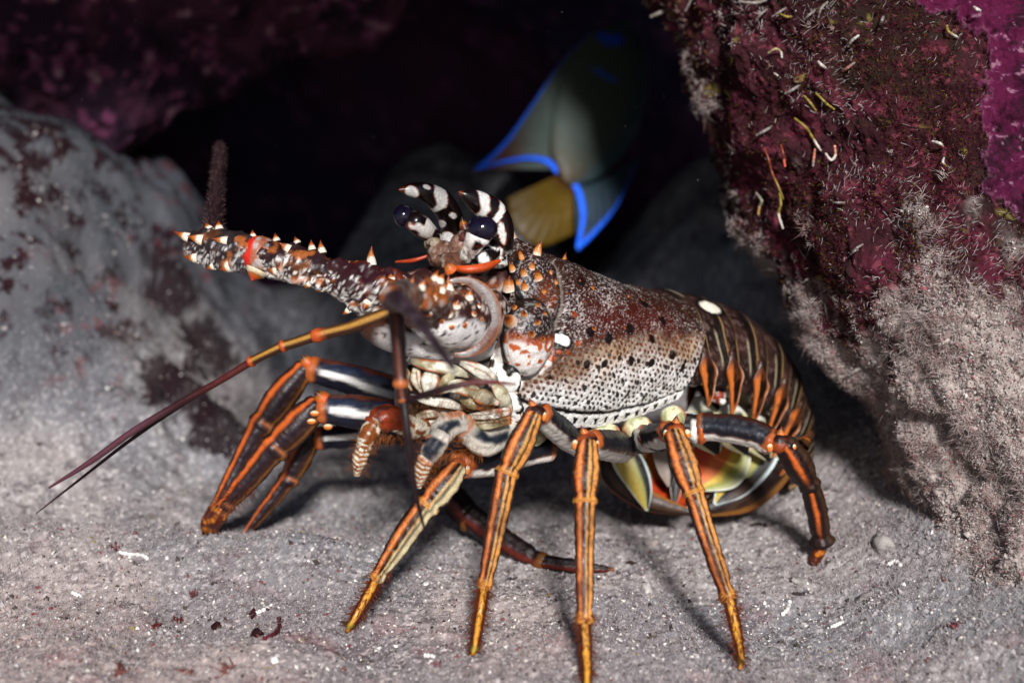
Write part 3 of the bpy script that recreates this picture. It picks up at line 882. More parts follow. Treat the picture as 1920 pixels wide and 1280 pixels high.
# thorns on the carapace: base pixel, tip offset in px, base radius px
OTIP = C('#5a1c08'); OBASE = C('#d08a50')
for (x, y, dx, dy, r, lift) in [
        (958, 452, -2, -34, 15, 0.002), (1008, 474, 3, -14, 9, 0.004), (1059, 494, -2, -8, 7, 0.004), (1013, 520, -14, -9, 9, 0.005), (988, 541, -9, -12, 8, 0.004),
        (970, 533, -5, -8, 5, 0.003), (938, 540, -4, -20, 15, 0.004), (1036, 512, -5, -4, 4, 0.003), (1011, 570, -4, -4, 5, 0.003), (1025, 587, -3, -5, 4, 0.002),
        (958, 602, -18, -8, 14, 0.008), (1000, 627, -8, -7, 8, 0.005), (974, 634, -4, -6, 5, 0.003), (1022, 637, -5, -4, 5, 0.003), (977, 482, -6, -8, 6, 0.004),
        (1111, 547, -5, -6, 6, 0.004), (1113, 618, -7, -5, 7, 0.004), (1134, 634, -5, -6, 6, 0.003), (1172, 618, -6, -4, 6, 0.004), (1217, 634, -5, -3, 5, 0.003),
        (1082, 641, -4, -3, 5, 0.003), (1075, 590, -5, -3, 6, 0.003), (1046, 660, -3, -2, 4, 0.002), (1086, 532, -5, -2, 7, 0.003), (1130, 545, -4, -2, 4, 0.002), (1205, 568, -6, -3, 7, 0.003), (1000, 500, -6, -6, 7, 0.004), (1022, 545, -5, -5, 6, 0.003), (985, 512, -6, -7, 7, 0.004), (965, 575, -6, -4, 6, 0.003), (985, 590, -6, -5, 7, 0.004), (1012, 605, -6, -5, 6, 0.003), (960, 505, -6, -8, 7, 0.004), (1045, 530, -5, -4, 6, 0.003), (1095, 570, -5, -4, 6, 0.003), (1066, 555, -5, -4, 6, 0.003), (1150, 575, -5, -3, 6, 0.003), (1060, 620, -5, -3, 5, 0.003), (1100, 600, -5, -3, 5, 0.003), (1180, 560, -5, -3, 6, 0.003)]:
    i = cfind(x, y)
    b0 = CVd[i] - CN[i] * 0.001
    for kv in (K1V, K2V):
        qx_, qy_, qd_ = proj(kv)
        near = np.where((qx_ - x) ** 2 + (qy_ - y) ** 2 < 9)[0]
        if len(near):
            f_ = near[np.argmin(qd_[near])]
            if qd_[f_] < proj(b0)[2]: b0 = kv[f_] - CN[i] * 0.0006
    s_ = (D0 + proj(b0)[2]) / D0
    tip = b0 + CN[i] * lift * 1.25 + (RGT * dx - UPV * dy) * K * s_
    spine('spine', b0, tip, r * K * 0.88, M['shell'], carapace, OBASE if r < 12 else C('#c9a58a'), OTIP, C('#e2d2bc') if r > 6 else None)

# inner body below the shell
core_path = spline([B(A_BACK - 0.01, 0, 0.005), B(A_BACK + 0.04, 0, -0.006), B(0.02, 0, -0.012), B(A_FRONT, 0, -0.012), B(A_FRONT + 0.028, 0.0, -0.010)], 40)
tube('body', core_path, np.interp(np.linspace(0, 1, 40), [0, .2, .7, 1], [0.026, 0.034, 0.033, 0.018]), M['soft'], lob,
     lambda S, PH, N, V: mix(np.tile(C('#7c7462'), (len(S), 1)), C('#2a1a14'), sst(-0.2, 0.4, fbm(V * 90, 3, 121))), nseg=36,
     ry=np.interp(np.linspace(0, 1, 40), [0, .2, .7, 1], [0.026, 0.032, 0.034, 0.024]), ref=BU)

# pale leg sockets in a row below the shell rim
for (x, y, d, rx, ry, rot) in [(1060, 822, -0.012, 30, 20, 0.3), (1130, 812, -0.012, 32, 19, -0.1), (1196, 800, -0.004, 30, 20, -0.25), (1205, 822, 0.0, 22, 22, 0), (1262, 783, 0.006, 26, 24, -0.5), (1000, 815, -0.02, 26, 20, 0.2)]:
    ca, sa = math.cos(rot), math.sin(rot)
    e1 = RGT * ca - UPV * sa; e2 = RGT * sa + UPV * ca
    V, F, sph = ellipsoid(W(x * 1.0, y * 1.0, d), np.array([e1 * rx, e2 * ry, FWD * 24]) * K, 22, 16)
    V = V + sph * (0.0012 * fbm(V * 220, 2, 5))[:, None]
    c = mix(np.tile(C('#cfd0a8'), (len(V), 1)), C('#8f9468'), sst(0, 0.6, fbm(V * 200, 2, 6)))
    c = mix(c, C('#7a3a14'), 0.9 * sst(0.55, 0.7, fbm(V * 420, 2, 8)))
    c = mix(c, C('#a8521e'), 0.8 * sst(0.55, 0.85, np.abs(sph[:, 0])))
    mesh('leg_socket', V, F, M['soft'], lob, c)

# ---------------------------------------------------------------- abdomen
adors = [(1216, 541), (1262, 547), (1326, 560), (1392, 591), (1444, 640), (1478, 702), (1497, 775), (1496, 850)]
AD = np.array([ray_b(x, y + 4, 0.0) for x, y in adors])
adp = spline(AD, 400)
ADL = np.concatenate([[0], np.cumsum(np.linalg.norm(np.diff(adp, axis=0), axis=1))]); ADL /= ADL[-1]
tg = np.gradient(adp, axis=0); tg /= np.linalg.norm(tg, axis=1, keepdims=True)
upn = np.stack([tg[:, 1], -tg[:, 0]], -1)
if upn[0, 1] < 0: upn = -upn
NSEG = 7
bounds = [ADL[np.argmin(np.linalg.norm(adp - AD[i], axis=1))] for i in range(8)]
def seg_ring(sv, hw, hh, m, phmax=100):
    """arch across the tail at arc position sv"""
    i = np.interp(sv, ADL, np.arange(400))
    D2 = np.stack([np.interp(i, np.arange(400), adp[:, k]) for k in (0, 1)], -1)
    U2 = np.stack([np.interp(i, np.arange(400), upn[:, k]) for k in (0, 1)], -1)
    T2 = np.stack([np.interp(i, np.arange(400), tg[:, k]) for k in (0, 1)], -1)
    ph = np.linspace(-1, 1, m) * math.radians(phmax)
    return D2, U2, T2, ph
for k in range(7):
    n, m = 44, 120
    ov = 0.012
    s0, s1 = bounds[k] - ov, bounds[k + 1] + 0.010
    sv = np.linspace(max(s0, 0), min(s1, 1), n)
    D2, U2, T2, ph = seg_ring(sv, 0, 0, m)
    sk = (sv - sv[0]) / (sv[-1] - sv[0])
    hw = np.interp((sv), [0, 0.3, 0.7, 1.0], [0.0385, 0.0375, 0.034, 0.029])
    hh = np.interp((sv), [0, 0.3, 0.7, 1.0], [0.040, 0.040, 0.037, 0.032])
    prof = 1 + 0.022 * np.sin(sk * math.pi) + 0.012 * sst(0.45, 0.5, sk) - 0.03 * sst(0.06, 0, sk) - 0.02 * sst(0.93, 1.0, sk)
    PHm, SK = np.meshgrid(ph, sk)
    # lower edge drawn back into a point: sweep along the tail with |phi|
    aph = np.abs(PHm) / math.radians(100)
    sweep = 0.006 * sst(0.55, 1.0, aph)
    cc = D2[:, None, :] - U2[:, None, :] * hh[:, None, None]
    rr = prof[:, None]
    up_amt = hh[:, None] * (np.cos(PHm) * rr)
    lat = hw[:, None] * np.sin(PHm) * rr
    a_ = cc[..., 0] + U2[:, None, 0] * up_amt + T2[:, None, 0] * sweep
    c_ = cc[..., 1] + U2[:, None, 1] * up_amt + T2[:, None, 1] * sweep
    P = B(a_, lat, c_)
    V = P.reshape(-1, 3)
    nz = fbm(V * 420, 3, 131, 0.7); lo = fbm(V * 90, 2, 132)
    SKf = SK.ravel(); ap = aph.ravel()
    c = mix(np.tile(C('#33201c'), (len(V), 1)), C('#1e1210'), sst(-0.3, 0.4, lo))
    c = mix(c, C('#6a5650'), 0.55 * sst(0.25, 0.7, nz))
    wob = SKf + 0.02 * lo
    c = mix(c, C('#0f0908'), 0.95 * np.exp(-((wob - 0.47) / 0.09) ** 2)); c = mix(c, C('#140b09'), 0.9 * sst(0.80, 0.90, wob))
    c = mix(c, C('#a98a58'), 0.8 * np.exp(-((wob - 0.575) / 0.018) ** 2) * sst(0.2, 0.4, ap))
    c = mix(c, C('#b08a5a'), 0.8 * np.exp(-((wob - 0.95) / 0.03) ** 2))
    c = mix(c, C('#b0a486'), 0.85 * np.exp(-((wob - 0.36 - 0.1 * (ap - .6)) / 0.02) ** 2) * sst(0.50, 0.58, ap) * sst(0.86, 0.78, ap))
    c = mix(c, C('#8a5a30'), 0.6 * np.exp(-((wob - 0.62) / 0.03) ** 2) * sst(0.55, 0.7, ap))
    if k == 1:
        sig = np.sqrt(((SKf - 0.52) / 0.24) ** 2 + ((PHm.ravel() - math.radians(27)) / math.radians(8)) ** 2)
        c = mix(c, C('#0c0706'), sst(1.7, 1.2, sig)); c = mix(c, C('#ece6d2'), sst(1.08, 0.9, sig))
        sig = np.sqrt(((SKf - 0.52) / 0.24) ** 2 + ((PHm.ravel() + math.radians(27)) / math.radians(8)) ** 2)
        c = mix(c, C('#ece6d2'), sst(1.08, 0.9, sig))
    sg = mesh('tail_segment', V, grid_faces(n, m), M['shell'], lob, c)
    so = sg.modifiers.new('solid', 'SOLIDIFY'); so.thickness = 0.0012; so.offset = 1 if False else 0
    # pointed side plates, near and far
    for side in (1, -1):
        if k == 6: continue
        j = int(n * 0.60)
        tdir = unit(T2[j, 0] * BH + T2[j, 1] * BU)
        udir = unit(U2[j, 0] * BH + U2[j, 1] * BU)
        ln = [0.016, 0.020, 0.021, 0.020, 0.018, 0.014][k]
        ns, mt = 30, 17
        tt = np.linspace(0, 1, ns)
        ph0 = np.radians([70, 79, 88, 97]) * side
        arch = [P[j, int(round((p_ / math.radians(100) + 1) / 2 * (m - 1)))] + BL * side * 0.0012 + udir * 0.0006 + tdir * 0.0012 * q_ for q_, p_ in enumerate(ph0)]
        endp = arch[-1]
        spn = spline(np.array(arch + [endp - udir * ln * 0.5 + tdir * 0.0035 - BL * side * 0.001, endp - udir * ln + tdir * 0.0075 - BL * side * 0.004]), ns)
        wdt = 0.0092 * (1 - tt ** 2.2) * sst(-0.05, 0.5, tt) * (1 - 0.2 * sst(0.3, 0.6, tt)) + 0.0003
        x = np.linspace(-1, 1, mt)
        G = spn[:, None] + tdir * (wdt[:, None] * x[None])[..., None] + BL * side * (0.0014 * (1 - x ** 2) * (1 - tt[:, None]))[..., None]
        Vp = G.reshape(-1, 3)
        X_, T_ = np.meshgrid(x, tt)
        X_, T_ = X_.ravel(), T_.ravel()
        jit = 0.08 * fbm(Vp * 300, 2, 141)
        ce = np.abs(X_) + jit
        cp = mix(np.tile(C('#c0672c'), (len(Vp), 1)), BLACK, sst(0.56, 0.42, np.abs(X_ - 0.15) + jit) * sst(0.90, 0.78, T_))
        cp = mix(cp, C('#3a2018'), sst(0.38, 0.10, T_))
        cp = mix(cp, C('#5a3018'), 0.6 * sst(0.1, 0.6, fbm(Vp * 160, 3, 143)))
        cp = mix(cp, C('#e8dcc4'), sst(0.8, 0.95, X_ + jit) * 0.8 * sst(0.1, 0.4, T_))
        cp = mix(cp, C('#3a1e10'), sst(-0.8, -0.93, X_) * 0.8)
        pl = mesh('side_plate', Vp, grid_faces(ns, mt), M['shell'], sg, cp)
        so = pl.modifiers.new('solid', 'SOLIDIFY'); so.thickness = 0.0016; so.offset = 0

# soft underside of the tail
i_s = np.linspace(0.02, 0.98, 40)
D2, U2, T2, _ = seg_ring(i_s, 0, 0, 3)
und = B(D2[:, 0] - U2[:, 0] * 0.036, np.zeros(40), D2[:, 1] - U2[:, 1] * 0.036)
tube('tail_underside', und, np.linspace(0.034, 0.022, 40), M['soft'], lob,
     lambda S, PH, N, V: mix(np.tile(C('#8a8068'), (len(S), 1)), C('#4a1c14'), sst(-0.1, 0.4, fbm(V * 80, 3, 151))), nseg=30, ry=0.012, ref=BU)

def leaf(name, mid, wid, parent, mat, colf, side=None, bulge=0.0, ns=40, mt=21, thick=0.0009, rough=0.0):
    """curved blade: mid = (px,py,d) control points; wid = half width px profile control; side = (px,py) direction of the blade's width"""
    c = np.asarray(mid, float)
    path = spline(W(c[:, 0], c[:, 1], c[:, 2]), ns)
    w = spline(np.stack([np.linspace(0, 1, len(wid)), wid], -1), ns)[:, 1]
    w = np.maximum(w, 0.4) * K
    T = unit(np.gradient(path, axis=0))
    if side is None: sd = unit(np.cross(T, FWD))
    else: sd = np.tile(unit(side[0] * RGT - side[1] * UPV + (side[2] if len(side) > 2 else 0) * FWD), (ns, 1))
    nrm = unit(np.cross(sd, T)); nrm = np.where((nrm @ FWD > 0)[:, None], -nrm, nrm)
    x = np.linspace(-1, 1, mt)
    G = path[:, None] + sd[:, None] * (w[:, None] * x[None])[..., None] + nrm[:, None] * (bulge * K * (1 - x[None] ** 2) * (w / w.max())[:, None])[..., None]
    V = G.reshape(-1, 3)
    if rough: V = V + (rough * fbm(V * 240, 3, 77))[:, None] * np.repeat(nrm, mt, 0)
    Xf = np.tile(x, ns); Tf = np.repeat(np.linspace(0, 1, ns), mt)
    o = mesh(name, V, grid_faces(ns, mt), mat, parent, colf(Tf, Xf, V))
    so = o.modifiers.new('solid', 'SOLIDIFY'); so.thickness = thick; so.offset = 0
    return o

# swimmerets between the side plates and the legs
def swim(T, X, V):
    c = np.tile(C('#cfcaa0'), (len(T), 1))
    c = mix(c, BLACK, sst(0.72, 0.60, np.abs(X)) * sst(0.25, 0.35, T + 0.1 * X))
    c = mix(c, C('#dfe8e4'), sst(0.88, 0.95, np.abs(X)))
    c = mix(c, C('#c8b060'), sst(0.70, 0.78, np.abs(X)) * sst(0.9, 0.84, np.abs(X)) * 0.9)
    return mix(c, C('#e4e2da'), sst(0.35, 0.15, T) * 0.9)
for (x0, y0, x1, y1, d, w) in [(1310, 745, 1345, 850, 0.055, 34), (1365, 752, 1400, 850, 0.062, 34), (1412, 768, 1440, 860, 0.075, 28), (1455, 790, 1470, 862, 0.09, 20)]:
    leaf('swimmeret', [(x0, y0, d + 0.01), ((x0 + x1) / 2 - 6, (y0 + y1) / 2, d), (x1, y1, d)], [10, w, w * 1.05, 6], lob, M['fan'], swim, bulge=14)
for (x, y, r, d) in [(1345, 742, 16, 0.045), (1352, 752, 9, 0.042), (1330, 722, 12, 0.045), (1375, 735, 15, 0.055), (1417, 745, 14, 0.062), (1300, 715, 12, 0.04), (1450, 770, 13, 0.075)]:
    V, F, sph = ellipsoid(W(x * 1., y * 1., d), np.array([RGT * r * 1.1, UPV * r * 0.9, FWD * r]) * K, 16, 12)
    c = mix(np.tile(C('#dcdcd4'), (len(V), 1)), C('#7c2c14'), sst(0.05, 0.4, fbm(V * 220, 2, x)))
    mesh('swimmeret_base', V, F, M['soft'], lob, c)

# ---------------------------------------------------------------- tail fan curled under the body
fan = empty('tail_fan', (0, 0, 0), parent=lob)
def fan_a(T, X, V):      # orange / yellow / green blade with pale fringe
    b = X * 1.0 + 0.06 * fbm(V * 150, 2, 3)
    c = np.tile(C('#b83c16'), (len(T), 1))
    c = mix(c, C('#cc6a34'), sst(-0.4, 0.0, b)); c = mix(c, C('#c9a43a'), sst(0.22, 0.30, b))
    c = mix(c, C('#8a8a3a'), sst(0.45, 0.52, b)); c = mix(c, C('#a9a880'), sst(0.65, 0.8, b) * 0.8)
    c = mix(c, C('#1c1208'), sst(0.32, 0.10, T) * 0.95)
    return mix(c, C('#e2e6d8'), sst(0.93, 0.965, np.abs(X)) + sst(0.975, 0.99, T) * (1 - sst(0.93, 0.965, np.abs(X))))
def fan_b(T, X, V):      # yellow with black edge, pale fringe
    c = mix(np.tile(C('#b8a048'), (len(T), 1)), C('#7c8440'), sst(-0.2, 0.5, X))
    c = mix(c, BLACK, sst(0.35, 0.45, X)); c = mix(c, C('#b09a3c'), 0.0 * X)
    c = mix(c, C('#2a1a0c'), sst(0.35, 0.1, T) * 0.9)
    return mix(c, C('#d8e6e4'), np.clip(sst(0.86, 0.93, np.abs(X)) + sst(0.97, 0.99, T), 0, 1))
def fan_dark(T, X, V):
    c = mix(np.tile(C('#3a2416'), (len(T), 1)), C('#1a0e0a'), sst(0.0, 0.4, fbm(V * 90, 3, 8)))
    c = mix(c, C('#8a5a24'), 0.7 * sst(0.55, 0.75, X)); c = mix(c, BLACK, sst(-0.5, -0.7, X))
    return mix(c, C('#c0672c'), sst(0.9, 0.96, np.abs(X)) * 0.8)
def fan_red(T, X, V):
    c = mix(np.tile(C('#b23c18'), (len(T), 1)), C('#7c2410'), sst(-0.1, 0.4, fbm(V * 120, 3, 9)))
    c = mix(c, C('#c8843c'), sst(0.55, 0.35, T)); c = mix(c, BLACK, sst(0.3, 0.12, T))
    return mix(c, C('#b8a890'), np.clip(sst(0.90, 0.96, np.abs(X)) + sst(0.97, 0.99, T), 0, 1))
# the big bowl behind: broad dark blades to left and right with the rim line
leaf('fan_blade', [(1490, 790, 0.115), (1465, 862, 0.10), (1400, 925, 0.085), (1310, 962, 0.075)], [24, 34, 36, 8], fan, M['fan'], fan_dark, bulge=14)
leaf('fan_blade', [(1150, 830, 0.085), (1150, 885, 0.08), (1210, 935, 0.077), (1300, 962, 0.075)], [16, 26, 22, 5], fan, M['fan'], fan_dark, bulge=10)
leaf('fan_blade', [(1270, 800, 0.105), (1265, 870, 0.095), (1262, 915, 0.088), (1262, 955, 0.080)], [60, 92, 84, 20], fan, M['fan'], fan_red, bulge=-30)
leaf('fan_blade', [(1440, 800, 0.095), (1420, 850, 0.088), (1375, 905, 0.080), (1340, 945, 0.076)], [30, 44, 36, 4], fan, M['fan'], fan_b, bulge=-10)
leaf('fan_blade', [(1380, 795, 0.088), (1362, 840, 0.080), (1335, 880, 0.074), (1302, 918, 0.071)], [40, 62, 58, 6], fan, M['fan'], fan_a, side=(0.72, 0.62), bulge=-10)
leaf('fan_blade', [(1165, 825, 0.072), (1180, 870, 0.070), (1200, 915, 0.069), (1213, 957, 0.068)], [20, 34, 24, 2], fan, M['fan'], fan_b, side=(1, 0), bulge=8)
leaf('fan_blade', [(1240, 815, 0.082), (1246, 850, 0.080), (1252, 885, 0.078), (1255, 912, 0.077)], [20, 24, 18, 3], fan, M['fan'],
     lambda T, X, V: mix(mix(np.tile(C('#8a7a70'), (len(T), 1)), BLACK, sst(0.1, 0.3, X)), C('#d0c8bc'), sst(0.88, 0.95, np.abs(X))), side=(1, 0), bulge=6)
leaf('fan_blade', [(1268, 830, 0.084), (1270, 880, 0.082), (1268, 915, 0.080), (1264, 948, 0.078)], [10, 14, 12, 2], fan, M['fan'],
     lambda T, X, V: mix(mix(np.tile(BLACK, (len(T), 1)), C('#6a3018'), sst(0.3, 0.5, X)), C('#d0c8bc'), sst(0.82, 0.92, np.abs(X))), side=(1, 0), bulge=5)
# ---------------------------------------------------------------- legs
def jitter(V, a=0.09, sc=260, seed=3): return a * fbm(V * sc, 2, seed)
def col_striped(S, PH, N, V):
    x = np.sin(PH) + jitter(V, 0.06); front = np.cos(PH) > -0.2
    c = np.tile(C('#241008'), (len(S), 1))
    c = mix(c, C('#cc682c'), sst(-0.90, -0.70, x) * sst(-0.14, -0.30, x))
    c = mix(c, C('#f2a060'), 0.8 * np.exp(-((x + 0.52) / 0.10) ** 2))  # pale highlight painted along the orange stripe
    c = mix(c, C('#5a2a12'), 0.8 * np.exp(-((x + 0.30) / 0.09) ** 2))
    c = mix(c, C('#0e0705'), np.exp(-((x + 0.08) / 0.13) ** 4))
    c = mix(c, C('#cc9450'), sst(0.02, 0.10, x) * sst(0.36, 0.28, x))
    c = mix(c, C('#1a0e08'), np.exp(-((x - 0.42) / 0.10) ** 4))
    c = mix(c, C('#d08a44'), sst(0.50, 0.58, x) * sst(0.90, 0.80, x))
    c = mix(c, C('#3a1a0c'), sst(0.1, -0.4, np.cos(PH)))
    fine = fbm(V * 900, 2, 14)
    c = mix(c, C('#2a120a'), 0.5 * sst(0.2, 0.8, fine))
    c = mix(c, C('#3a140a'), 0.45 * sst(0.1, 0.7, fbm(V * 90, 4, 15)))
    c = mix(c, C('#8a7a68'), 0.2 * sst(0.35, 0.8, fbm(V * 320, 3, 16)))
    c = mix(c, C('#c98a3c'), 0.85 * sst(0.90, 0.98, S + 0.01 * x))
    c = mix(c, C('#8a3c14'), 0.7 * np.exp(-((S - 0.985) / 0.01) ** 2))
    return c
def col_prop(S, PH, N, V):
    c = col_striped(S, PH, N, V)
    return mix(c, C('#4a0e0a'), 0.45 * np.exp(-((S - 0.75) / 0.16) ** 2) * sst(0.5, -0.5, np.sin(PH)))
def col_pale(S, PH, N, V):    # right half pale olive: front leg
    c = col_striped(S, PH, N, V)
    x = np.sin(PH) + jitter(V, 0.06)
    return mix(c, mix(np.tile(C('#c9b890'), (len(S), 1)), C('#4c4636'), 0.85 * sst(0.25, 0.1, np.abs(x - 0.42) / 0.8)), sst(0.12, 0.22, x) * sst(0.95, 0.85, x))
def col_dact(S, PH, N, V):
    x = np.sin(PH) + jitter(V, 0.1)
    c = mix(np.tile(C('#4a1c08'), (len(S), 1)), C('#c8862a'), sst(0.62, 0.42, np.abs(x)))
    c = mix(c, C('#d8a44a'), 0.6 * sst(0.25, 0.05, np.abs(x)))
    c = mix(c, C('#7a7a1c'), 0.7 * np.exp(-((S - 0.74) / 0.06) ** 2))
    c = mix(c, C('#b0701c'), 0.7 * sst(0.8, 0.86, S)); return mix(c, C('#3a1206'), sst(0.93, 0.98, S))
def col_merus(S, PH, N, V):
    up = N @ UPV + jitter(V, 0.14, 160)
    c = mix(np.tile(C('#15141c'), (len(S), 1)), C('#1f2833'), 0.6 * sst(0.2, -0.2, np.abs(up - 0.2) - 0.1))
    c = mix(c, C('#d6cfc4'), sst(-0.50, -0.62, up)); c = mix(c, C('#6a4434'), 0.8 * np.exp(-((up + 0.52) / 0.06) ** 2))
    c = mix(c, C('#3a1c10'), 0.8 * sst(0.72, 0.9, up))
    c = mix(c, C('#a8521f'), 0.9 * sst(0.90, 0.97, S + 0.3 * jitter(V)) * sst(-0.2, 0.2, fbm(V * 140, 2, 19) + 0.25)); return mix(c, C('#8a4a20'), 0.7 * sst(0.06, 0.02, S))
def col_farmerus(S, PH, N, V):
    up = N @ UPV + jitter(V, 0.10, 130)
    c = mix(np.tile(C('#14131f'), (len(S), 1)), C('#1c2438'), sst(-0.3, 0.3, fbm(V * 60, 2, 4)))
    wm = np.exp(-((up - 0.02 + 0.25 * (0.9 - S)) / 0.24) ** 6) * sst(0.28, 0.48, S) * sst(0.93, 0.88, S)
    c = mix(c, C('#dad6d0'), wm); c = mix(c, C('#5a2c18'), 0.8 * sst(0.75, 0.95, up))
    return mix(c, C('#b8602a'), 0.8 * sst(0.92, 0.97, S))
def col_far(S, PH, N, V):
    x = np.sin(PH) + jitter(V, 0.05)
    c = mix(np.tile(C('#2c1610'), (len(S), 1)), C('#1c1a26'), sst(0.45, 0.0, np.abs(x - 0.15)) * 0.75)
    c = mix(c, C('#c05a22'), np.exp(-((x + 0.64) / 0.20) ** 4))
    c = mix(c, C('#7a4c20'), 0.8 * np.exp(-((x - 0.85) / 0.1) ** 4))
    c = mix(c, C('#a0603a'), 0.8 * np.exp(-((S - 0.93) / 0.025) ** 2) * sst(-0.3, 0, x)); return c
def col_fardact(S, PH, N, V):
    n = fbm(V * 260, 2, 6)
    return mix(np.tile(C('#4a1a08'), (len(S), 1)), C('#b0641c'), sst(0.0, 0.5, n))
def col_darkred(S, PH, N, V):
    x = np.sin(PH) + jitter(V, 0.1)
    c = mix(np.tile(C('#160a0a'), (len(S), 1)), C('#5a1c12'), np.exp(-((x + 0.3) / 0.3) ** 2))
    return mix(c, C('#7c4a1c'), 0.7 * sst(0.92, 0.97, S))
def col_hind(S, PH, N, V):
    x = np.sin(PH) + jitter(V, 0.06)
    c = mix(np.tile(C('#1a0c0a'), (len(S), 1)), C('#c25c22'), np.exp(-((x + 0.25) / 0.20) ** 4) * sst(1.0, 0.5, S))
    c = mix(c, C('#3a2414'), 0.7 * sst(0.3, 0.6, x)); return c

def segment(name, ctrl, leg, colf, flare0=0.07, flare1=0.12, bulge=0.08, flat=0.85, n=60, nseg=40, bow=0.0):
    path, r = PX(ctrl, n)
    t = np.linspace(0, 1, n)
    r = r * (1 + bulge * np.sin(t * math.pi) + flare0 * np.exp(-(t / 0.07) ** 2) + flare1 * np.exp(-((1 - t) / 0.06) ** 2) - 0.10 * np.exp(-((t - 0.88) / 0.04) ** 2) * (flare1 > 0.1))
    # keel: soft polygonal section with raised ridges
    ph0 = random.uniform(0, 6)
    def shp(S, PH): return 1 + 0.05 * np.cos(PH * 4 + 0.6) + 0.03 * np.cos(PH * 7) - 0.05 * np.exp(-((np.sin(PH) + 0.08) / 0.12) ** 2) + 0.014 * np.sin(S * 9 + ph0) + 0.008 * np.sin(S * 23 + PH * 2 + ph0)
    V, F, S, PH, N = loft(path, r, r * flat, nseg, None, (True, True), shp)
    V = V + N * (0.00035 * fbm(V * 330, 3, 55, 0.6))[:, None]
    return mesh(name, V, F, M['leg'], leg, colf(S, PH, N, V))

def bristles(leg, ctrl, n, Lpx, colr=('#3a1408', '#7a3412'), all_round=True, seed=1, r=0.00013):
    path, rr = PX(ctrl, 60)
    rg = np.random.default_rng(seed)
    i = rg.integers(0, 58, n)
    T = unit(np.gradient(path, axis=0))[i]
    rnd = rg.normal(size=(n, 3))
    N = unit(rnd - np.sum(rnd * T, 1)[:, None] * T)
    P = path[i] + N * (rr[i] * 0.75)[:, None]
    V, F = hairs(P, N + T * 0.45, rg.uniform(0.5, 1.1, n) * Lpx * K, r, 0.15, seed)
    sh = np.repeat(rg.random(n), 7)
    mesh('bristle', V, F, M['hair'], leg, mix(np.tile(C(colr[0]), (len(V), 1)), C(colr[1]), sh), kind='stuff')

def knee(leg, x, y, d, r, dirpx, top=True):
    """joint: round head, two pale condyles and an orange spine"""
    dx, dy = dirpx
    V, F, sph = ellipsoid(W(x * 1., y * 1., d), np.array([RGT * r * 1.0, UPV * r * 0.85, FWD * r * 0.9]) * K, 22, 16)
    V = V + sph * (0.0009 * fbm(V * 200, 2, 7))[:, None]
    c = mix(np.tile(C('#8a3c18'), (len(V), 1)), C('#240c08'), sst(-0.2, 0.3, fbm(V * 150, 2, int(x))))
    mesh('joint', V, F, M['leg'], leg, c)
    for sx in (-1, 1):
        V, F, sph = ellipsoid(W(x + sx * r * 0.98 + dx * 3, y + r * 0.30 + 0 * dy, d - r * 0.35 * K), np.array([RGT * r * 0.30, UPV * r * 0.46, FWD * r * 0.34]) * K, 14, 10)
        c = mix(np.tile(C('#d07834'), (len(V), 1)), C('#e8d4b0'), sst(0.1, 0.6, sph[:, 1] + 0.3 * fbm(V * 300, 1, 4)))
        mesh('condyle', V, F, M['leg'], leg, c)
    if top:
        b = W(x + dx * 2, y - r * 0.55, d)
        spine('spine', b, W(x - 4 + dx * 8., y - r * 1.55, d - 0.002), r * K * 0.42, M['leg'], leg, C('#d0682c'), C('#5a1608'))

LEGS = []
def new_leg():
    e = empty('leg', (0, 0, 0), parent=lob)
    LEGS.append(e); return e

def foot_d(x, y): return float(ground_hit(x, y)) - 0.002
# leg 1, near side, reaching to the front
f = foot_d(650, 1183)
L = new_leg()
segment('merus', [(1030, 838, -0.012, 24), (980, 848, -0.022, 25), (920, 862, -0.036, 27), (868, 868, -0.048, 27)], L, col_merus, flat=0.8, flare1=0.05)
knee(L, 858, 874, -0.050, 21, (-1, 0))
segment('carpus', [(858, 876, -0.054, 17), (835, 905, -0.058, 25), (800, 948, -0.060, 23)], L, col_pale)
segment('propodus', [(800, 944, -0.060, 22), (755, 1010, -0.060, 20), (706, 1084, -0.056, 13)], L, col_pale)
segment('dactyl', [(708, 1082, -0.056, 11), (685, 1125, f * 0.5 - 0.028, 9.5), (660, 1166, f - 0.003, 7), (650, 1184, f, 3)], L, col_dact, flare1=0)
bristles(L, [(722, 1060, -0.056, 14), (685, 1125, f * 0.5 - 0.028, 10), (655, 1176, f, 6)], 420, 22, seed=21, r=0.00017)
# leg 2
f = foot_d(886, 1228)
L = new_leg()
segment('merus', [(1105, 842, 0.012, 23), (1070, 822, -0.02, 23), (1035, 795, -0.048, 22), (1014, 776, -0.062, 22)], L, col_merus, flare1=0.05)
knee(L, 1004, 775, -0.066, 19, (-1, 0))
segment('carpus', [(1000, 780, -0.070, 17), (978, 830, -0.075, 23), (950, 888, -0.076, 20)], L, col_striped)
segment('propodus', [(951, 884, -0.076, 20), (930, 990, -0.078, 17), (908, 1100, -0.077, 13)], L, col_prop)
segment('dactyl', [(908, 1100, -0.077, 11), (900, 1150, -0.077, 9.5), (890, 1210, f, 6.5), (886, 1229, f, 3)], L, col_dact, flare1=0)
bristles(L, [(912, 1085, -0.077, 13), (900, 1150, -0.077, 10), (887, 1225, f, 5)], 420, 22, seed=22, r=0.00017)
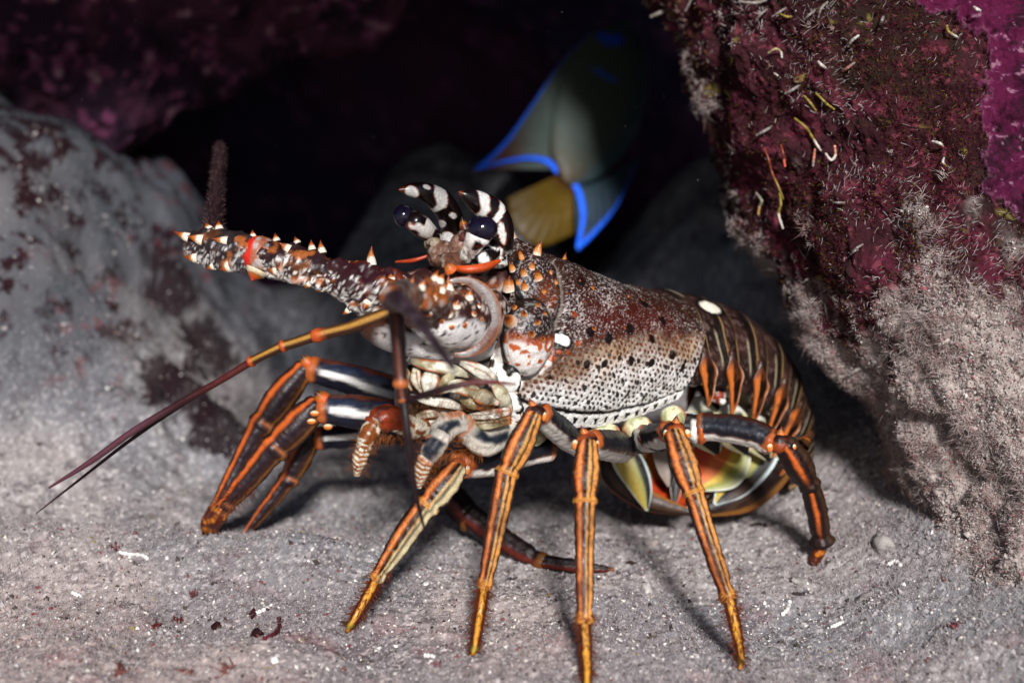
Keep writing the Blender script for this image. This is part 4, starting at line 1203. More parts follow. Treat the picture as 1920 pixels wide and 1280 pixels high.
# leg 3
f = foot_d(1100, 1300)
L = new_leg()
segment('merus', [(1170, 840, 0.01, 26), (1148, 836, -0.03, 27), (1122, 832, -0.066, 24), (1110, 828, -0.078, 22)], L, col_merus, flare1=0.05)
knee(L, 1101, 828, -0.082, 20, (-1, 0))
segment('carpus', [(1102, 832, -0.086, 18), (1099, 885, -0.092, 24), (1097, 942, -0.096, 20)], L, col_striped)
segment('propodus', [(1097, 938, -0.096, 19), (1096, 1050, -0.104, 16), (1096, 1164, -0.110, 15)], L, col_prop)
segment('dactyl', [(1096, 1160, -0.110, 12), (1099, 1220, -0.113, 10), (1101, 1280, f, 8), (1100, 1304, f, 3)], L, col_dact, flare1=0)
bristles(L, [(1096, 1150, -0.110, 14), (1099, 1220, -0.113, 10), (1100, 1300, f, 5)], 420, 22, seed=23, r=0.00017)
# leg 4
f = foot_d(1388, 1255)
L = new_leg()
def col_band(S, PH, N, V):
    n_ = 0.10 * fbm(V * 150, 2, 63)
    w_ = np.mod((S + n_) * 3.2, 1)
    c = mix(np.tile(C('#1a1614'), (len(S), 1)), C('#d2ccc2'), sst(0.30, 0.38, w_) * sst(0.78, 0.70, w_))
    return mix(c, C('#b0501c'), 0.9 * np.exp(-((w_ - 0.85) / 0.07) ** 2) + 0.0)
segment('ischium', [(1158, 826, 0.02, 22), (1190, 824, 0.005, 25), (1230, 820, -0.028, 25)], L, col_band)
segment('merus', [(1222, 820, -0.024, 25), (1240, 816, -0.046, 24), (1254, 810, -0.062, 22)], L, col_merus, flare1=0.05)
knee(L, 1266, 808, -0.066, 20, (1, 0))
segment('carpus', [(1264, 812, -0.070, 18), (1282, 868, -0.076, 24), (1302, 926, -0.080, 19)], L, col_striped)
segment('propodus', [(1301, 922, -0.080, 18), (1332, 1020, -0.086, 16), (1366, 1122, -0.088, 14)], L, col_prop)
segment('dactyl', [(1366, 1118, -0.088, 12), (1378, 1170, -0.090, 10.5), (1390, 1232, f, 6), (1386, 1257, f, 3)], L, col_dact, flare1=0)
bristles(L, [(1362, 1105, -0.088, 14), (1378, 1170, -0.090, 11), (1388, 1252, f, 5)], 420, 22, seed=24, r=0.00017)
# leg 5, near hind leg
f = foot_d(1526, 1056)
L = new_leg()
segment('coxa', [(1255, 790, 0.02, 22), (1290, 800, 0.018, 25), (1318, 804, 0.016, 25)], L,
        lambda S, PH, N, V: mix(mix(np.tile(WHITE, (len(S), 1)), BLACK, sst(0.0, 0.25, fbm(V * 110, 2, 66))), C('#c05a20'), sst(0.8, 0.92, S)))
segment('merus', [(1312, 800, 0.016, 25), (1360, 802, 0.012, 24), (1412, 812, 0.006, 24), (1446, 828, 0.002, 24)], L, col_merus, flare1=0.05)
knee(L, 1462, 832, 0.0, 22, (1, 0))
segment('carpus', [(1472, 832, 0.0, 20), (1496, 868, 0.004, 24), (1520, 912, 0.010, 19)], L, col_hind)
segment('propodus', [(1518, 905, 0.010, 17), (1532, 958, 0.018, 18), (1541, 1015, 0.026, 17)], L, col_hind, flare1=0.45)
segment('dactyl', [(1541, 1018, 0.026, 12), (1532, 1040, 0.5 * f + 0.013, 11), (1526, 1056, f, 9)], L, col_fardact)
spine('spine', W(1505., 835., 0.004), W(1516., 818., 0.008), 0.004, M['leg'], L, C('#3a2010'), C('#1a0c08'))
# far legs, left
f = foot_d(390, 1003)
L = new_leg()
segment('merus', [(850, 765, 0.03, 27), (760, 742, 0.034, 27), (660, 712, 0.038, 26), (582, 692, 0.040, 22)], L, col_farmerus, flare1=0.05)
segment('carpus', [(572, 690, 0.040, 18), (535, 735, 0.040, 26), (488, 798, 0.040, 23)], L, col_far)
segment('propodus', [(492, 790, 0.040, 22), (450, 870, 0.040, 17), (402, 962, 0.038, 13)], L, col_far)
segment('dactyl', [(403, 955, 0.038, 13), (392, 980, 0.035, 14), (385, 1004, f, 9)], L, col_fardact)
spine('spine', W(578., 682., 0.038), W(566., 664., 0.034), 0.0042, M['leg'], L, C('#b8501c'), C('#3a1208'))
L = new_leg()
segment('merus', [(850, 790, 0.008, 27), (760, 782, 0.012, 27), (670, 772, 0.016, 28), (604, 766, 0.018, 26)], L, col_farmerus, flare1=0.05)
segment('carpus', [(592, 758, 0.018, 20), (562, 792, 0.018, 28), (512, 842, 0.018, 26)], L, col_far)
segment('propodus', [(516, 836, 0.018, 25), (470, 892, 0.020, 21), (420, 950, 0.022, 15)], L, col_far)
segment('dactyl', [(424, 944, 0.022, 14), (405, 972, 0.024, 15), (392, 1004, f, 8)], L, col_fardact)
spine('spine', W(606., 748., 0.016), W(590., 732., 0.012), 0.0046, M['leg'], L, C('#c8581f'), C('#3a1208'))
bristles(L, [(470, 905, 0.020, 18), (420, 950, 0.022, 15), (392, 1000, f, 8)], 420, 24, seed=31, r=0.00016)
for (x, y) in [(590, 775), (584, 790), (615, 800)]:
    V, F, sph = ellipsoid(W(x * 1., y * 1., 0.012), np.array([RGT * 9, UPV * 6, FWD * 7]) * K, 14, 10)
    mesh('condyle', V, F, M['leg'], L, mix(np.tile(C('#c8702c'), (len(V), 1)), C('#e0c8a0'), sst(0, 0.5, sph[:, 1])))
f = foot_d(455, 1004)
L = new_leg()
segment('merus', [(800, 805, 0.045, 20), (720, 812, 0.05, 20), (650, 818, 0.052, 20), (596, 822, 0.053, 20)], L, col_farmerus, flare1=0.05)
segment('carpus', [(586, 815, 0.053, 17), (566, 850, 0.053, 21), (540, 902, 0.053, 18)], L, col_far)
segment('propodus', [(542, 896, 0.053, 17), (500, 950, 0.053, 12), (454, 1008, 0.052, 6)], L, col_far, flare1=0)
# a far leg folded beneath the body
L = new_leg()
f = foot_d(1150, 1068)
segment('carpus', [(800, 880, 0.075, 16), (850, 935, 0.065, 24), (885, 975, 0.058, 24)], L, col_darkred)
segment('propodus', [(880, 968, 0.058, 23), (945, 1015, 0.048, 21), (1018, 1056, 0.036, 17)], L, col_darkred)
segment('dactyl', [(1015, 1054, 0.036, 15), (1080, 1062, 0.030, 12), (1150, 1068, f, 4)], L, col_darkred, flare1=0)
bristles(L, [(1030, 1056, 0.036, 14), (1100, 1064, 0.030, 10), (1148, 1068, f, 5)], 160, 9, seed=33)

# ---------------------------------------------------------------- hairy mouth legs
def col_mouth(S, PH, N, V):
    n = fbm(V * 260, 2, 71)
    c = mix(np.tile(C('#c9c0aa'), (len(S), 1)), C('#7a4016'), sst(0.0, 0.3, n))
    return c
def col_mouth2(S, PH, N, V):
    up = N @ UPV + jitter(V, 0.2, 150)
    c = mix(np.tile(C('#c8c0b2'), (len(S), 1)), C('#1a222c'), np.exp(-((up - 0.15) / 0.4) ** 6) * sst(0.12, 0.25, S) * sst(0.95, 0.8, S))
    return mix(c, C('#c87038'), 0.8 * sst(0.9, 0.97, S))
def col_tip(S, PH, N, V):
    w = np.mod(S * 7 + 0.5 * np.abs(np.sin(PH)), 1)
    return mix(np.tile(C('#d0c6b0'), (len(S), 1)), C('#8a4e1c'), sst(0.40, 0.62, w + 0.25 * vn(V * 500, 4)))
mx = empty('mouth_leg', (0, 0, 0), parent=lob)
segment('upper_part', [(960, 795, -0.045, 19), (925, 822, -0.058, 25), (900, 826, -0.066, 24), (868, 796, -0.072, 21)], mx, col_mouth2)
segment('middle_part', [(868, 790, -0.074, 20), (838, 800, -0.078, 21), (818, 830, -0.082, 20)], mx, lambda S, PH, N, V: mix(col_mouth2(S, PH, N, V), C('#c8703c'), 0.8 * sst(0.45, 0.75, N @ UPV) * sst(0.6, 0.3, S)))
segment('lower_part', [(828, 815, -0.082, 18), (812, 842, -0.084, 18), (798, 864, -0.084, 15)], mx, col_mouth2)
segment('tip', [(800, 858, -0.084, 14), (790, 885, -0.084, 13), (784, 912, -0.082, 7)], mx, col_tip, flare1=0)
bristles(mx, [(900, 840, -0.064, 20), (850, 840, -0.078, 18), (810, 850, -0.084, 16), (785, 905, -0.084, 10)], 500, 26, ('#5a2a10', '#a8622a'), seed=41, r=0.0001)
mx = empty('mouth_leg', (0, 0, 0), parent=lob)
segment('upper_part', [(860, 800, -0.05, 18), (815, 800, -0.058, 20), (770, 800, -0.066, 20), (742, 790, -0.072, 19)], mx, col_mouth)
segment('middle_part', [(752, 786, -0.072, 20), (722, 784, -0.076, 23), (698, 798, -0.080, 18)], mx,
        lambda S, PH, N, V: mix(np.tile(C('#7c2c10'), (len(S), 1)), C('#3a1408'), sst(0, .5, fbm(V * 120, 2, 3))))
segment('lower_part', [(704, 792, -0.08, 16), (690, 815, -0.082, 15), (682, 838, -0.082, 13)], mx, col_mouth)
segment('tip', [(683, 832, -0.082, 13), (674, 862, -0.082, 12), (669, 890, -0.08, 6)], mx, col_tip, flare1=0)
bristles(mx, [(800, 810, -0.06, 20), (730, 805, -0.076, 20), (690, 820, -0.082, 14), (668, 888, -0.082, 8)], 520, 26, ('#5a2a10', '#a8622a'), seed=42, r=0.0001)

# ---------------------------------------------------------------- mouth parts: pale overlapping pieces
mouth = empty('mouth', (0, 0, 0), parent=lob)
def pale_piece(ctrl, wid, side=None, bulge=7, stripe=0.0, seed=0, tone='#c9c4ac'):
    def cf(T, X, V):
        n_ = fbm(V * 170, 3, seed)
        c = mix(np.tile(C(tone), (len(T), 1)), C('#7c6e48'), 0.8 * sst(0.0, 0.6, n_))
        e_ = np.abs(X) + 0.12 * n_
        c = mix(c, C('#9a4a1c'), 0.9 * sst(0.62, 0.78, e_) * sst(-0.2, 0.15, fbm(V * 80, 2, seed + 3)))
        c = mix(c, C('#6a5a34'), 0.7 * sst(0.15, 0.5, fbm(V * 60, 2, seed + 8)))
        c = mix(c, C('#a8481c'), 0.8 * sst(0.5, 0.65, fbm(V * 130, 2, seed + 12)))
        c = mix(c, C('#2c1a14'), 0.9 * sst(0.90, 0.97, np.abs(X)))
        c = mix(c, C('#7c3210'), stripe * np.exp(-((X - 0.15 + 0.1 * n_) / 0.14) ** 2) * sst(0.05, 0.2, T))
        c = mix(c, C('#4a3420'), 0.7 * sst(0.15, 0.0, T))
        if tone == '#ece8e0': c = mix(np.tile(C(tone), (len(T), 1)), C('#120c0a'), sst(0.02, 0.18, fbm(V * 100, 3, 88) + 0.25 * sst(0.5, 1.0, np.abs(X))))
        return mix(c, C('#b85c24'), 0.7 * sst(0.90, 1.0, T))
    leaf('mouth_piece', ctrl, [w_ * 0.82 for w_ in wid], mouth, M['soft'], cf, side=side, bulge=bulge * 0.35, ns=30, mt=17, thick=0.0007, rough=0.0010)
for k, a in enumerate([
    ([(768, 676, -0.078), (800, 684, -0.083), (845, 692, -0.082), (884, 706, -0.072)], [5, 11, 12, 3], None, 8, 0),
    ([(862, 680, -0.076), (890, 690, -0.081), (918, 708, -0.076), (934, 738, -0.066)], [5, 12, 13, 4], None, 9, 0.8),
    ([(758, 690, -0.072), (762, 706, -0.074), (772, 732, -0.073)], [6, 10, 2], None, 6, 0),
    ([(780, 690, -0.076), (780, 710, -0.080), (790, 736, -0.077)], [7, 12, 2], None, 8, 0.9),
    ([(808, 692, -0.077), (806, 714, -0.083), (800, 742, -0.079)], [9, 20, 3], None, 12, 0.5),
    ([(850, 702, -0.080), (836, 716, -0.084), (812, 740, -0.079)], [6, 12, 2], None, 8, 0),
    ([(822, 736, -0.080), (850, 724, -0.085), (880, 730, -0.083), (918, 748, -0.070)], [3, 13, 15, 3], None, 10, 0.7),
    ([(885, 736, -0.078), (905, 744, -0.081), (935, 756, -0.07)], [6, 16, 5], None, 9, 0),
    ([(862, 745, -0.076), (884, 757, -0.078), (916, 765, -0.072)], [4, 10, 3], None, 8, 0),
    ([(920, 715, -0.072), (940, 738, -0.072), (950, 768, -0.062), (942, 790, -0.056)], [5, 14, 13, 3], None, 7, 0),
    ([(878, 780, -0.072), (912, 778, -0.076), (956, 770, -0.066)], [4, 10, 8], None, 6, 0.8),
    ([(874, 797, -0.068), (912, 795, -0.073), (958, 787, -0.064)], [4, 11, 8], None, 6, 0.9),
    ([(766, 790, -0.062), (800, 776, -0.066), (835, 774, -0.064), (874, 784, -0.06)], [2, 9, 9, 4], None, 5, 0.6),
    ([(770, 806, -0.060), (800, 796, -0.064), (840, 792, -0.062)], [2, 9, 4], None, 5, 0.9),
    ([(935, 684, -0.062), (955, 708, -0.063), (965, 740, -0.056)], [9, 24, 8], None, 8, 0),
    ([(950, 735, -0.058), (962, 760, -0.056), (970, 790, -0.05)], [8, 20, 8], None, 7, 0),
    ([(770, 740, -0.070), (800, 750, -0.074), (840, 756, -0.072), (872, 766, -0.066)], [3, 9, 10, 4], None, 6, 0.4),
    ]):
    pale_piece(a[0], a[1], a[2], a[3], a[4], 200 + k, '#ece8e0' if k in (14, 15) else ('#c9c4ac', '#d4d0c0', '#b3aa88')[k % 3])
bristles(mouth, [(770, 770, -0.078, 6), (830, 768, -0.084, 8), (900, 774, -0.082, 8), (945, 785, -0.072, 6)], 380, 20, ('#3a1c0c', '#8a5a2a'), seed=43, r=0.0001)
tube('mouth_cavity', spline(W(np.array([770., 850, 950]), np.array([730., 750, 760]), np.array([-0.045, -0.04, -0.03])), 16), np.array([0.015] * 16), M['soft'], mouth,
     lambda S, PH, N, V: mix(np.tile(C('#4a3624'), (len(S), 1)), C('#1a0e0a'), sst(-0.2, 0.4, fbm(V * 90, 2, 4))), nseg=20)

# ---------------------------------------------------------------- head
# plate below the antenna bases (white with small dark spots)
def col_plate(S, PH, N, V):
    up = N @ UPV
    n = fbm(V * 420, 1, 81)
    c = mix(np.tile(C('#cdc9c6'), (len(S), 1)), C('#221c1e'), sst(0.46, 0.62, n) * sst(0.5, 0.2, up))
    dk = mix(np.tile(C('#3a2218'), (len(S), 1)), C('#8a7a70'), sst(0.1, 0.6, fbm(V * 160, 3, 82)))
    c = mix(c, dk, np.clip(sst(0.30, 0.5, up + 0.15 * fbm(V * 120, 2, 83)) + sst(0.35, 0.12, S), 0, 1))
    return c
path, r = PX([(688, 612, -0.068, 20), (730, 628, -0.072, 30), (800, 640, -0.072, 34), (870, 648, -0.064, 34), (930, 640, -0.05, 26)], 50)
tube('mouth_plate', path[::1], r, M['shell'], lob, lambda S, PH, N, V: col_plate(S, PH, N, V), nseg=40, ry=r * 0.95)
# head mass behind the antennae
path, r = PX([(742, 560, -0.03, 38), (800, 555, -0.035, 55), (870, 560, -0.03, 70), (940, 575, -0.018, 90), (990, 600, 0.0, 105)], 50)
def col_head(S, PH, N, V):
    n = fbm(V * 130, 3, 85); n2 = fbm(V * 420, 2, 86)
    c = mix(np.tile(C('#33191a'), (len(S), 1)), C('#6a3014'), sst(0.1, 0.5, n))
    return mix(c, C('#b5a89c'), 0.7 * sst(0.35, 0.7, n2 + 0.4 * n))
tube('head', path, r, M['shell'], lob, col_head, nseg=44)

# near antenna: big foreshortened segments pointing at the viewer
def col_ant1(S, PH, N, V):
    up = N @ UPV + 0.25 * fbm(V * 110, 3, 91)
    n = vn(V * 520, 92)
    wht_ = mix(np.tile(C('#cbc7c4'), (len(S), 1)), C('#1c1a20'), sst(0.44, 0.58, n))
    dk = mix(np.tile(C('#301612'), (len(S), 1)), C('#b0a298'), sst(0.2, 0.55, fbm(V * 480, 2, 93)))
    c = mix(wht_, dk, sst(-0.30, -0.08, up))
    c = mix(c, C('#7a3c18'), 0.7 * sst(0.35, 0.6, fbm(V * 130, 3, 89)) * sst(-0.2, 0.1, up))
    return c
ant = empty('antenna', (0, 0, 0), parent=lob)
path, r = PX([(915, 592, -0.045, 52), (892, 595, -0.058, 60), (862, 598, -0.074, 62), (825, 600, -0.088, 52), (795, 596, -0.095, 38)], 60)
r = r * (1 + 0.02 * np.sin(np.linspace(0, 20, 60)))
V, F, S_, PH_, N_ = loft(path, r, r * 1.0, 60, cap=(True, True))
V = V + N_ * (0.0007 * fbm(V * 170, 3, 94))[:, None]
mesh('base_segment', V, F, M['shell'], ant, col_ant1(S_, PH_, N_, V))
A1V, A1N = V, N_
# membrane ring round the base segment
th = np.linspace(math.radians(-100), math.radians(112), 40)
ringc = [(862 + 62 * math.cos(a_) , 595 - 70 * math.sin(a_), -0.080 + 0.002 * math.cos(a_), (9 + 8 * max(0, math.cos(a_))) * (0.45 + 0.55 * math.sin((a_ + 1.745) / 3.7 * math.pi))) for a_ in th]
path, r = PX(ringc, 70)
tube('membrane', path, r, M['soft'], ant, lambda S, PH, N, V: mix(mix(np.tile(C('#5c3829'), (len(S), 1)), C('#6f6662'), sst(-0.3, 0.4, fbm(V * 90, 3, 95))), C('#b06a44'), 0.6 * sst(0.6, 0.95, np.abs(np.sin(PH)))), nseg=24, ry=r * 0.42 * (0.4 + 0.6 * np.sin(np.linspace(0, math.pi, 70))))
path, r = PX([(822, 588, -0.085, 48), (800, 572, -0.10, 46), (775, 560, -0.118, 40), (758, 556, -0.128, 30)], 40)
def col_ant2(S, PH, N, V):
    n = fbm(V * 130, 3, 96)
    c = mix(np.tile(C('#3c2420'), (len(S), 1)), C('#8a4a20'), sst(0.0, 0.4, n))
    return mix(c, C('#9a928c'), 0.7 * sst(0.2, 0.6, fbm(V * 260, 2, 97)))
V, F, S_, PH_, N_ = loft(path, r, r, 44)
V = V + N_ * (0.0022 * fbm(V * 140, 4, 98, 0.6))[:, None]
mesh('middle_segment', V, F, M['shell'], ant, col_ant2(S_, PH_, N_, V)); A2V, A2N = V, N_
path, r = PX([(765, 556, -0.126, 30), (748, 556, -0.15, 30), (736, 560, -0.172, 26)], 30)
tube('end_segment', path, r, M['shell'], ant, col_ant2, nseg=30)
path, r = PX([(738, 560, -0.17, 22), (756, 572, -0.19, 14), (795, 615, -0.215, 11), (850, 690, -0.245, 7)], 50)
tube('flagellum', path, r, M['shell'], ant, lambda S, PH, N, V: mix(np.tile(C('#2c2026'), (len(S), 1)), C('#46363e'), sst(0, .5, vn(V * 300, 2))), nseg=14)
def stud(Vs, Ns, par, items):
    qx, qy, _ = proj(Vs)
    fc = (Ns @ FWD) < 0.1
    for (x, y, dx, dy, r_, ln) in items:
        i = int(np.argmin((qx - x) ** 2 + (qy - y) ** 2 + 1e7 * (~fc)))
        b0 = Vs[i] - Ns[i] * 0.0006
        s_ = (D0 + proj(b0)[2]) / D0
        spine('spine', b0, b0 + Ns[i] * ln + (RGT * dx - UPV * dy) * K * s_, r_ * K, M['shell'], par, C('#e0d4c0'), C('#7a2c0c'), None)
stud(A1V, A1N, ant, [(858, 575, -6, -6, 8, 0.004), (872, 610, -6, 0, 7, 0.003), (848, 612, -6, 2, 7, 0.003), (888, 590, -4, -2, 6, 0.003), (835, 570, -7, -6, 8, 0.004), (905, 600, -3, 0, 5, 0.002), (842, 588, -8, -6, 9, 0.005), (880, 560, -4, -12, 8, 0.004), (830, 602, -5, 1, 6, 0.003), (900, 575, -2, -4, 5, 0.002), (893, 655, 0, 4, 10, 0.002), (845, 545, -6, -14, 8, 0.005), (820, 595, -6, -2, 6, 0.004), (870, 540, -2, -10, 6, 0.003)])
stud(A2V, A2N, ant, [(815, 560, -4, -12, 7, 0.004), (790, 540, -4, -14, 7, 0.004), (805, 590, -6, -4, 6, 0.003), (770, 540, -6, -12, 6, 0.004), (830, 545, 0, -12, 7, 0.004), (785, 575, -8, -6, 6, 0.004), (815, 520, 2, -12, 7, 0.003), (840, 515, 2, -10, 8, 0.003)])

# far antenna, reaching left
def mottle(dark, light, brown, seed, wl=0.0):
    def f(S, PH, N, V):
        n = fbm(V * 120, 3, seed); n2 = fbm(V * 700, 2, seed + 1, 0.8); up = N @ UPV
        c = mix(np.tile(C(dark), (len(S), 1)), C(brown), sst(0.1, 0.5, n))
        c = mix(c, C(light), 0.9 * sst(0.36, 0.75, n2 + 0.35 * n - 0.75 * (up - 0.0) + wl))
        return mix(c, C('#b0622c'), 0.7 * sst(0.45, 0.7, fbm(V * 160, 2, seed + 5)))
    return f
ant = empty('antenna', (0, 0, 0), parent=lob)
path, r = PX([(745, 555, -0.045, 50), (705, 545, -0.05, 50), (660, 528, -0.052, 44), (610, 512, -0.052, 30)], 50)
def keel(S, PH): return 1 + 0.06 * np.cos(PH * 3 + 1) + 0.04 * np.cos(PH * 5)
V, F, S_, PH_, N_ = loft(path, r, r * 0.9, 44, shape=keel); V = V + N_ * (0.0026 * fbm(V * 130, 4, 99, 0.6))[:, None]
mesh('base_segment', V, F, M['shell'], ant, mottle('#30161a', '#e0dcd4', '#5c2414', 301, 0.05)(S_, PH_, N_, V))
stud(V, N_, ant, [(700, 490, -4, -28, 9, 0.003), (605, 543, -14, 2, 6, 0.001), (655, 588, -12, 6, 6, 0.001), (690, 570, -6, 4, 9, 0.004), (735, 520, -5, -5, 7, 0.003)])
path, r = PX([(624, 516, -0.052, 26), (585, 504, -0.052, 33), (540, 492, -0.050, 36), (496, 480, -0.048, 34)], 46)
V, F, S_, PH_, N_ = loft(path, r, r * 0.95, 40, shape=keel); V = V + N_ * (0.0020 * fbm(V * 150, 4, 98, 0.6))[:, None]
mesh('middle_segment', V, F, M['shell'], ant, mottle('#2a181a', '#e6e2da', '#6a3a14', 311, 0.0)(S_, PH_, N_, V))
stud(V, N_, ant, [(542, 466, -18, -5, 9, 0.003), (592, 455, -3, -16, 7, 0.001), (625, 455, -5, -22, 8, 0.001), (566, 445, -6, -10, 7, 0.001), (530, 438, -4, -12, 7, 0.001), (520, 510, -18, -2, 10, 0.001), (580, 532, -10, 6, 6, 0.001)])
path, r = PX([(505, 478, -0.048, 32), (490, 478, -0.048, 36), (476, 476, -0.047, 34)], 24)
tube('membrane', path, r, M['soft'], ant, lambda S, PH, N, V: mix(mix(np.tile(C('#9a5a40'), (len(S), 1)), C('#b0a8a0'), sst(0.0, 0.5, fbm(V * 200, 2, 5))), C('#c8281a'), sst(0.6, 0.8, S)), nseg=36)
spine('spine', W(482., 506., -0.052), W(472., 526., -0.054), 0.006, M['shell'], ant, C('#d8c8a8'), C('#b03a1c'))
path, r = PX([(482, 474, -0.047, 30), (440, 470, -0.045, 36), (395, 464, -0.043, 34), (358, 462, -0.042, 26)], 46)
V, F, S_, PH_, N_ = loft(path, r, r * 0.95, 40, shape=keel); V = V + N_ * (0.0018 * fbm(V * 160, 4, 97, 0.6))[:, None]
mesh('end_segment', V, F, M['shell'], ant, mottle('#2a2222', '#b8b4b0', '#4a2a18', 321, -0.05)(S_, PH_, N_, V))
stud(V, N_, ant, [(425, 453, -28, -2, 9, 0.002), (380, 448, -28, -6, 10, 0.002), (356, 446, -28, -10, 9, 0.001), (372, 484, -26, -4, 10, 0.001), (432, 498, -20, 4, 11, 0.001), (410, 425, -2, -14, 8, 0.001), (392, 428, -6, -10, 8, 0.001), (478, 428, -2, -10, 6, 0.001), (400, 500, -14, 2, 7, 0.001)])
flag = [(398, 438, -0.030, 34), (402, 405, 0.0, 30), (406, 360, 0.035, 24), (411, 310, 0.07, 19), (414, 270, 0.11, 14)]
path, r = PX(flag, 90); r = r * 0.55
tube('flagellum', path, r * (1 + 0.06 * (np.arange(90) % 3 == 0)), M['shell'], ant, lambda S, PH, N, V: mix(np.tile(C('#2a1a1e'), (len(S), 1)), C('#4a3234'), np.clip(np.sin(S * 280), 0, 1) * 0.7), nseg=18)
bristles(ant, [(q_[0], q_[1], q_[2], q_[3] * 0.6) for q_ in flag], 700, 15, ('#2c1c1c', '#6a4e4a'), seed=51, r=0.00012)
bristles(ant, [(372, 455, -0.042, 26), (350, 468, -0.042, 22)], 120, 20, ('#2a1418', '#4a2a30'), seed=52, r=0.00012)

# antennules: slender jointed stalk and two whips each
def col_stalk(S, PH, N, V):
    x = np.sin(PH)
    c = mix(np.tile(C('#3a2010'), (len(S), 1)), C('#a87a34'), np.exp(-((x + 0.25) / 0.35) ** 4))
    return mix(c, C('#b84a1c'), 0.85 * sst(0.88, 0.96, S))
def whip(S, PH, N, V): return mix(np.tile(C('#4a1a18'), (len(S), 1)), C('#2a1014'), sst(0.1, 0.5, S))
an = empty('antennule', (0, 0, 0), parent=lob)
for c_ in ([(735, 585, -0.075, 13), (690, 602, -0.072, 14), (655, 614, -0.070, 12), (590, 630, -0.066, 11)], [(592, 629, -0.066, 11), (560, 640, -0.064, 10), (530, 649, -0.062, 10)], [(532, 648, -0.062, 10), (500, 663, -0.060, 8.5), (470, 678, -0.056, 9)]):
    path, r = PX(c_, 24)
    tube('stalk', path, r * (1 + 0.28 * np.exp(-((np.linspace(0, 1, 24) - 0.97) / 0.05) ** 2)), M['leg'], an, col_stalk, nseg=18)
path, r = PX([(472, 677, -0.056, 7.5), (410, 715, -0.052, 6.5), (350, 748, -0.048, 6.5), (250, 808, -0.040, 6.5), (170, 865, -0.034, 5.5), (92, 914, -0.028, 2)], 80)
tube('whip', path, r, M['leg'], an, lambda S, PH, N, V: mix(whip(S, PH, N, V), C('#7a4a58'), 0.35 * sst(0.4, 0.6, S)), nseg=12)
path, r = PX([(470, 680, -0.054, 6), (400, 722, -0.045, 5), (320, 772, -0.036, 4.5), (240, 828, -0.026, 3.6), (150, 898, -0.016, 2.6), (68, 962, -0.008, 1)], 80)
tube('whip', path, r, M['leg'], an, whip, nseg=10)
an = empty('antennule', (0, 0, 0), parent=lob)
for c_ in ([(738, 545, -0.115, 16), (742, 580, -0.135, 15), (747, 640, -0.140, 14), (750, 690, -0.140, 13), (752, 722, -0.14, 13)], [(752, 720, -0.14, 12), (754, 738, -0.14, 10), (756, 750, -0.14, 9)]):
    path, r = PX(c_, 26)
    tube('stalk', path, r * (1 + 0.25 * np.exp(-((np.linspace(0, 1, 26) - 0.97) / 0.05) ** 2)), M['leg'], an,
         lambda S, PH, N, V: mix(mix(np.tile(C('#2c1614'), (len(S), 1)), C('#6a3420'), np.exp(-((np.sin(PH) + 0.1) / 0.3) ** 2)), C('#c06a34'), 0.8 * sst(0.88, 0.97, S)), nseg=18)
path, r = PX([(757, 750, -0.14, 7), (790, 742, -0.145, 7), (850, 724, -0.15, 6.5), (905, 716, -0.15, 5), (968, 720, -0.148, 1.5)], 60)
tube('whip', path, r, M['leg'], an, lambda S, PH, N, V: mix(np.tile(C('#241014'), (len(S), 1)), C('#5a1c20'), sst(0.4, 0.8, S)), nseg=12)
path, r = PX([(757, 752, -0.14, 7.5), (764, 810, -0.14, 7), (772, 880, -0.136, 6), (785, 950, -0.13, 4), (802, 1012, -0.12, 1.2)], 60)
tube('whip', path, r, M['leg'], an, lambda S, PH, N, V: np.tile(C('#1c0e12'), (len(S), 1)), nseg=12)

# ---------------------------------------------------------------- horns, eyes, orbit
def horn(ctrl, seed, blob, bands=()):
    path, r = PX(ctrl, 90); r = r * 1.08
    r = r * (1 + 0.03 * np.sin(np.linspace(0, 14, 90) + seed))
    V, F, S, PH, N = loft(path, r, r * 0.9, 56)
    c = np.tile(C('#160c0c'), (len(V), 1))
    qx, qy, _ = proj(V)
    V0 = V
    fc = (N @ FWD) < 0.3
    for (x, y, rx, ry, rot) in blob:
        i = int(np.argmin((qx - x) ** 2 + (qy - y) ** 2 + 1e7 * (~fc)))
        ca, sa = math.cos(rot), math.sin(rot)
        dv = (V - V[i]) / K
        e1 = dv @ RGT * ca - dv @ UPV * sa; e2 = dv @ RGT * sa + dv @ UPV * ca; e3 = dv @ FWD
        q_ = np.sqrt((e1 / rx / 0.92) ** 2 + (e2 / ry / 0.92) ** 2 + (e3 / 24) ** 2) + 0.22 * fbm(V * 150, 2, seed)
        c = mix(c, C('#8a3c18'), 0.9 * sst(1.25, 1.1, q_)); c = mix(c, C('#f0ece4'), sst(1.1, 0.98, q_))
    for s0_, w_, tl_ in bands:
        q_ = np.abs(S + tl_ * np.sin(PH) - s0_) / w_ + 0.35 * fbm(V * 140, 2, seed + 4) + 0.5 * sst(0.55, 0.95, np.abs(np.sin(PH + 0.6)))
        c = mix(c, C('#8a3c18'), 0.9 * sst(1.25, 1.1, q_)); c = mix(c, C('#f0ece4'), sst(1.1, 0.95, q_))
    c = mix(c, C('#6a2a0c'), sst(0.90, 0.94, S))
    c = mix(c, mix(np.tile(WHITE, (len(V), 1)), BLACK, sst(0, 0.3, fbm(V * 500, 2, 5))), 0.7 * sst(0.16, 0.06, S))
    return mesh('horn', V, F, M['horn'], lob, c)
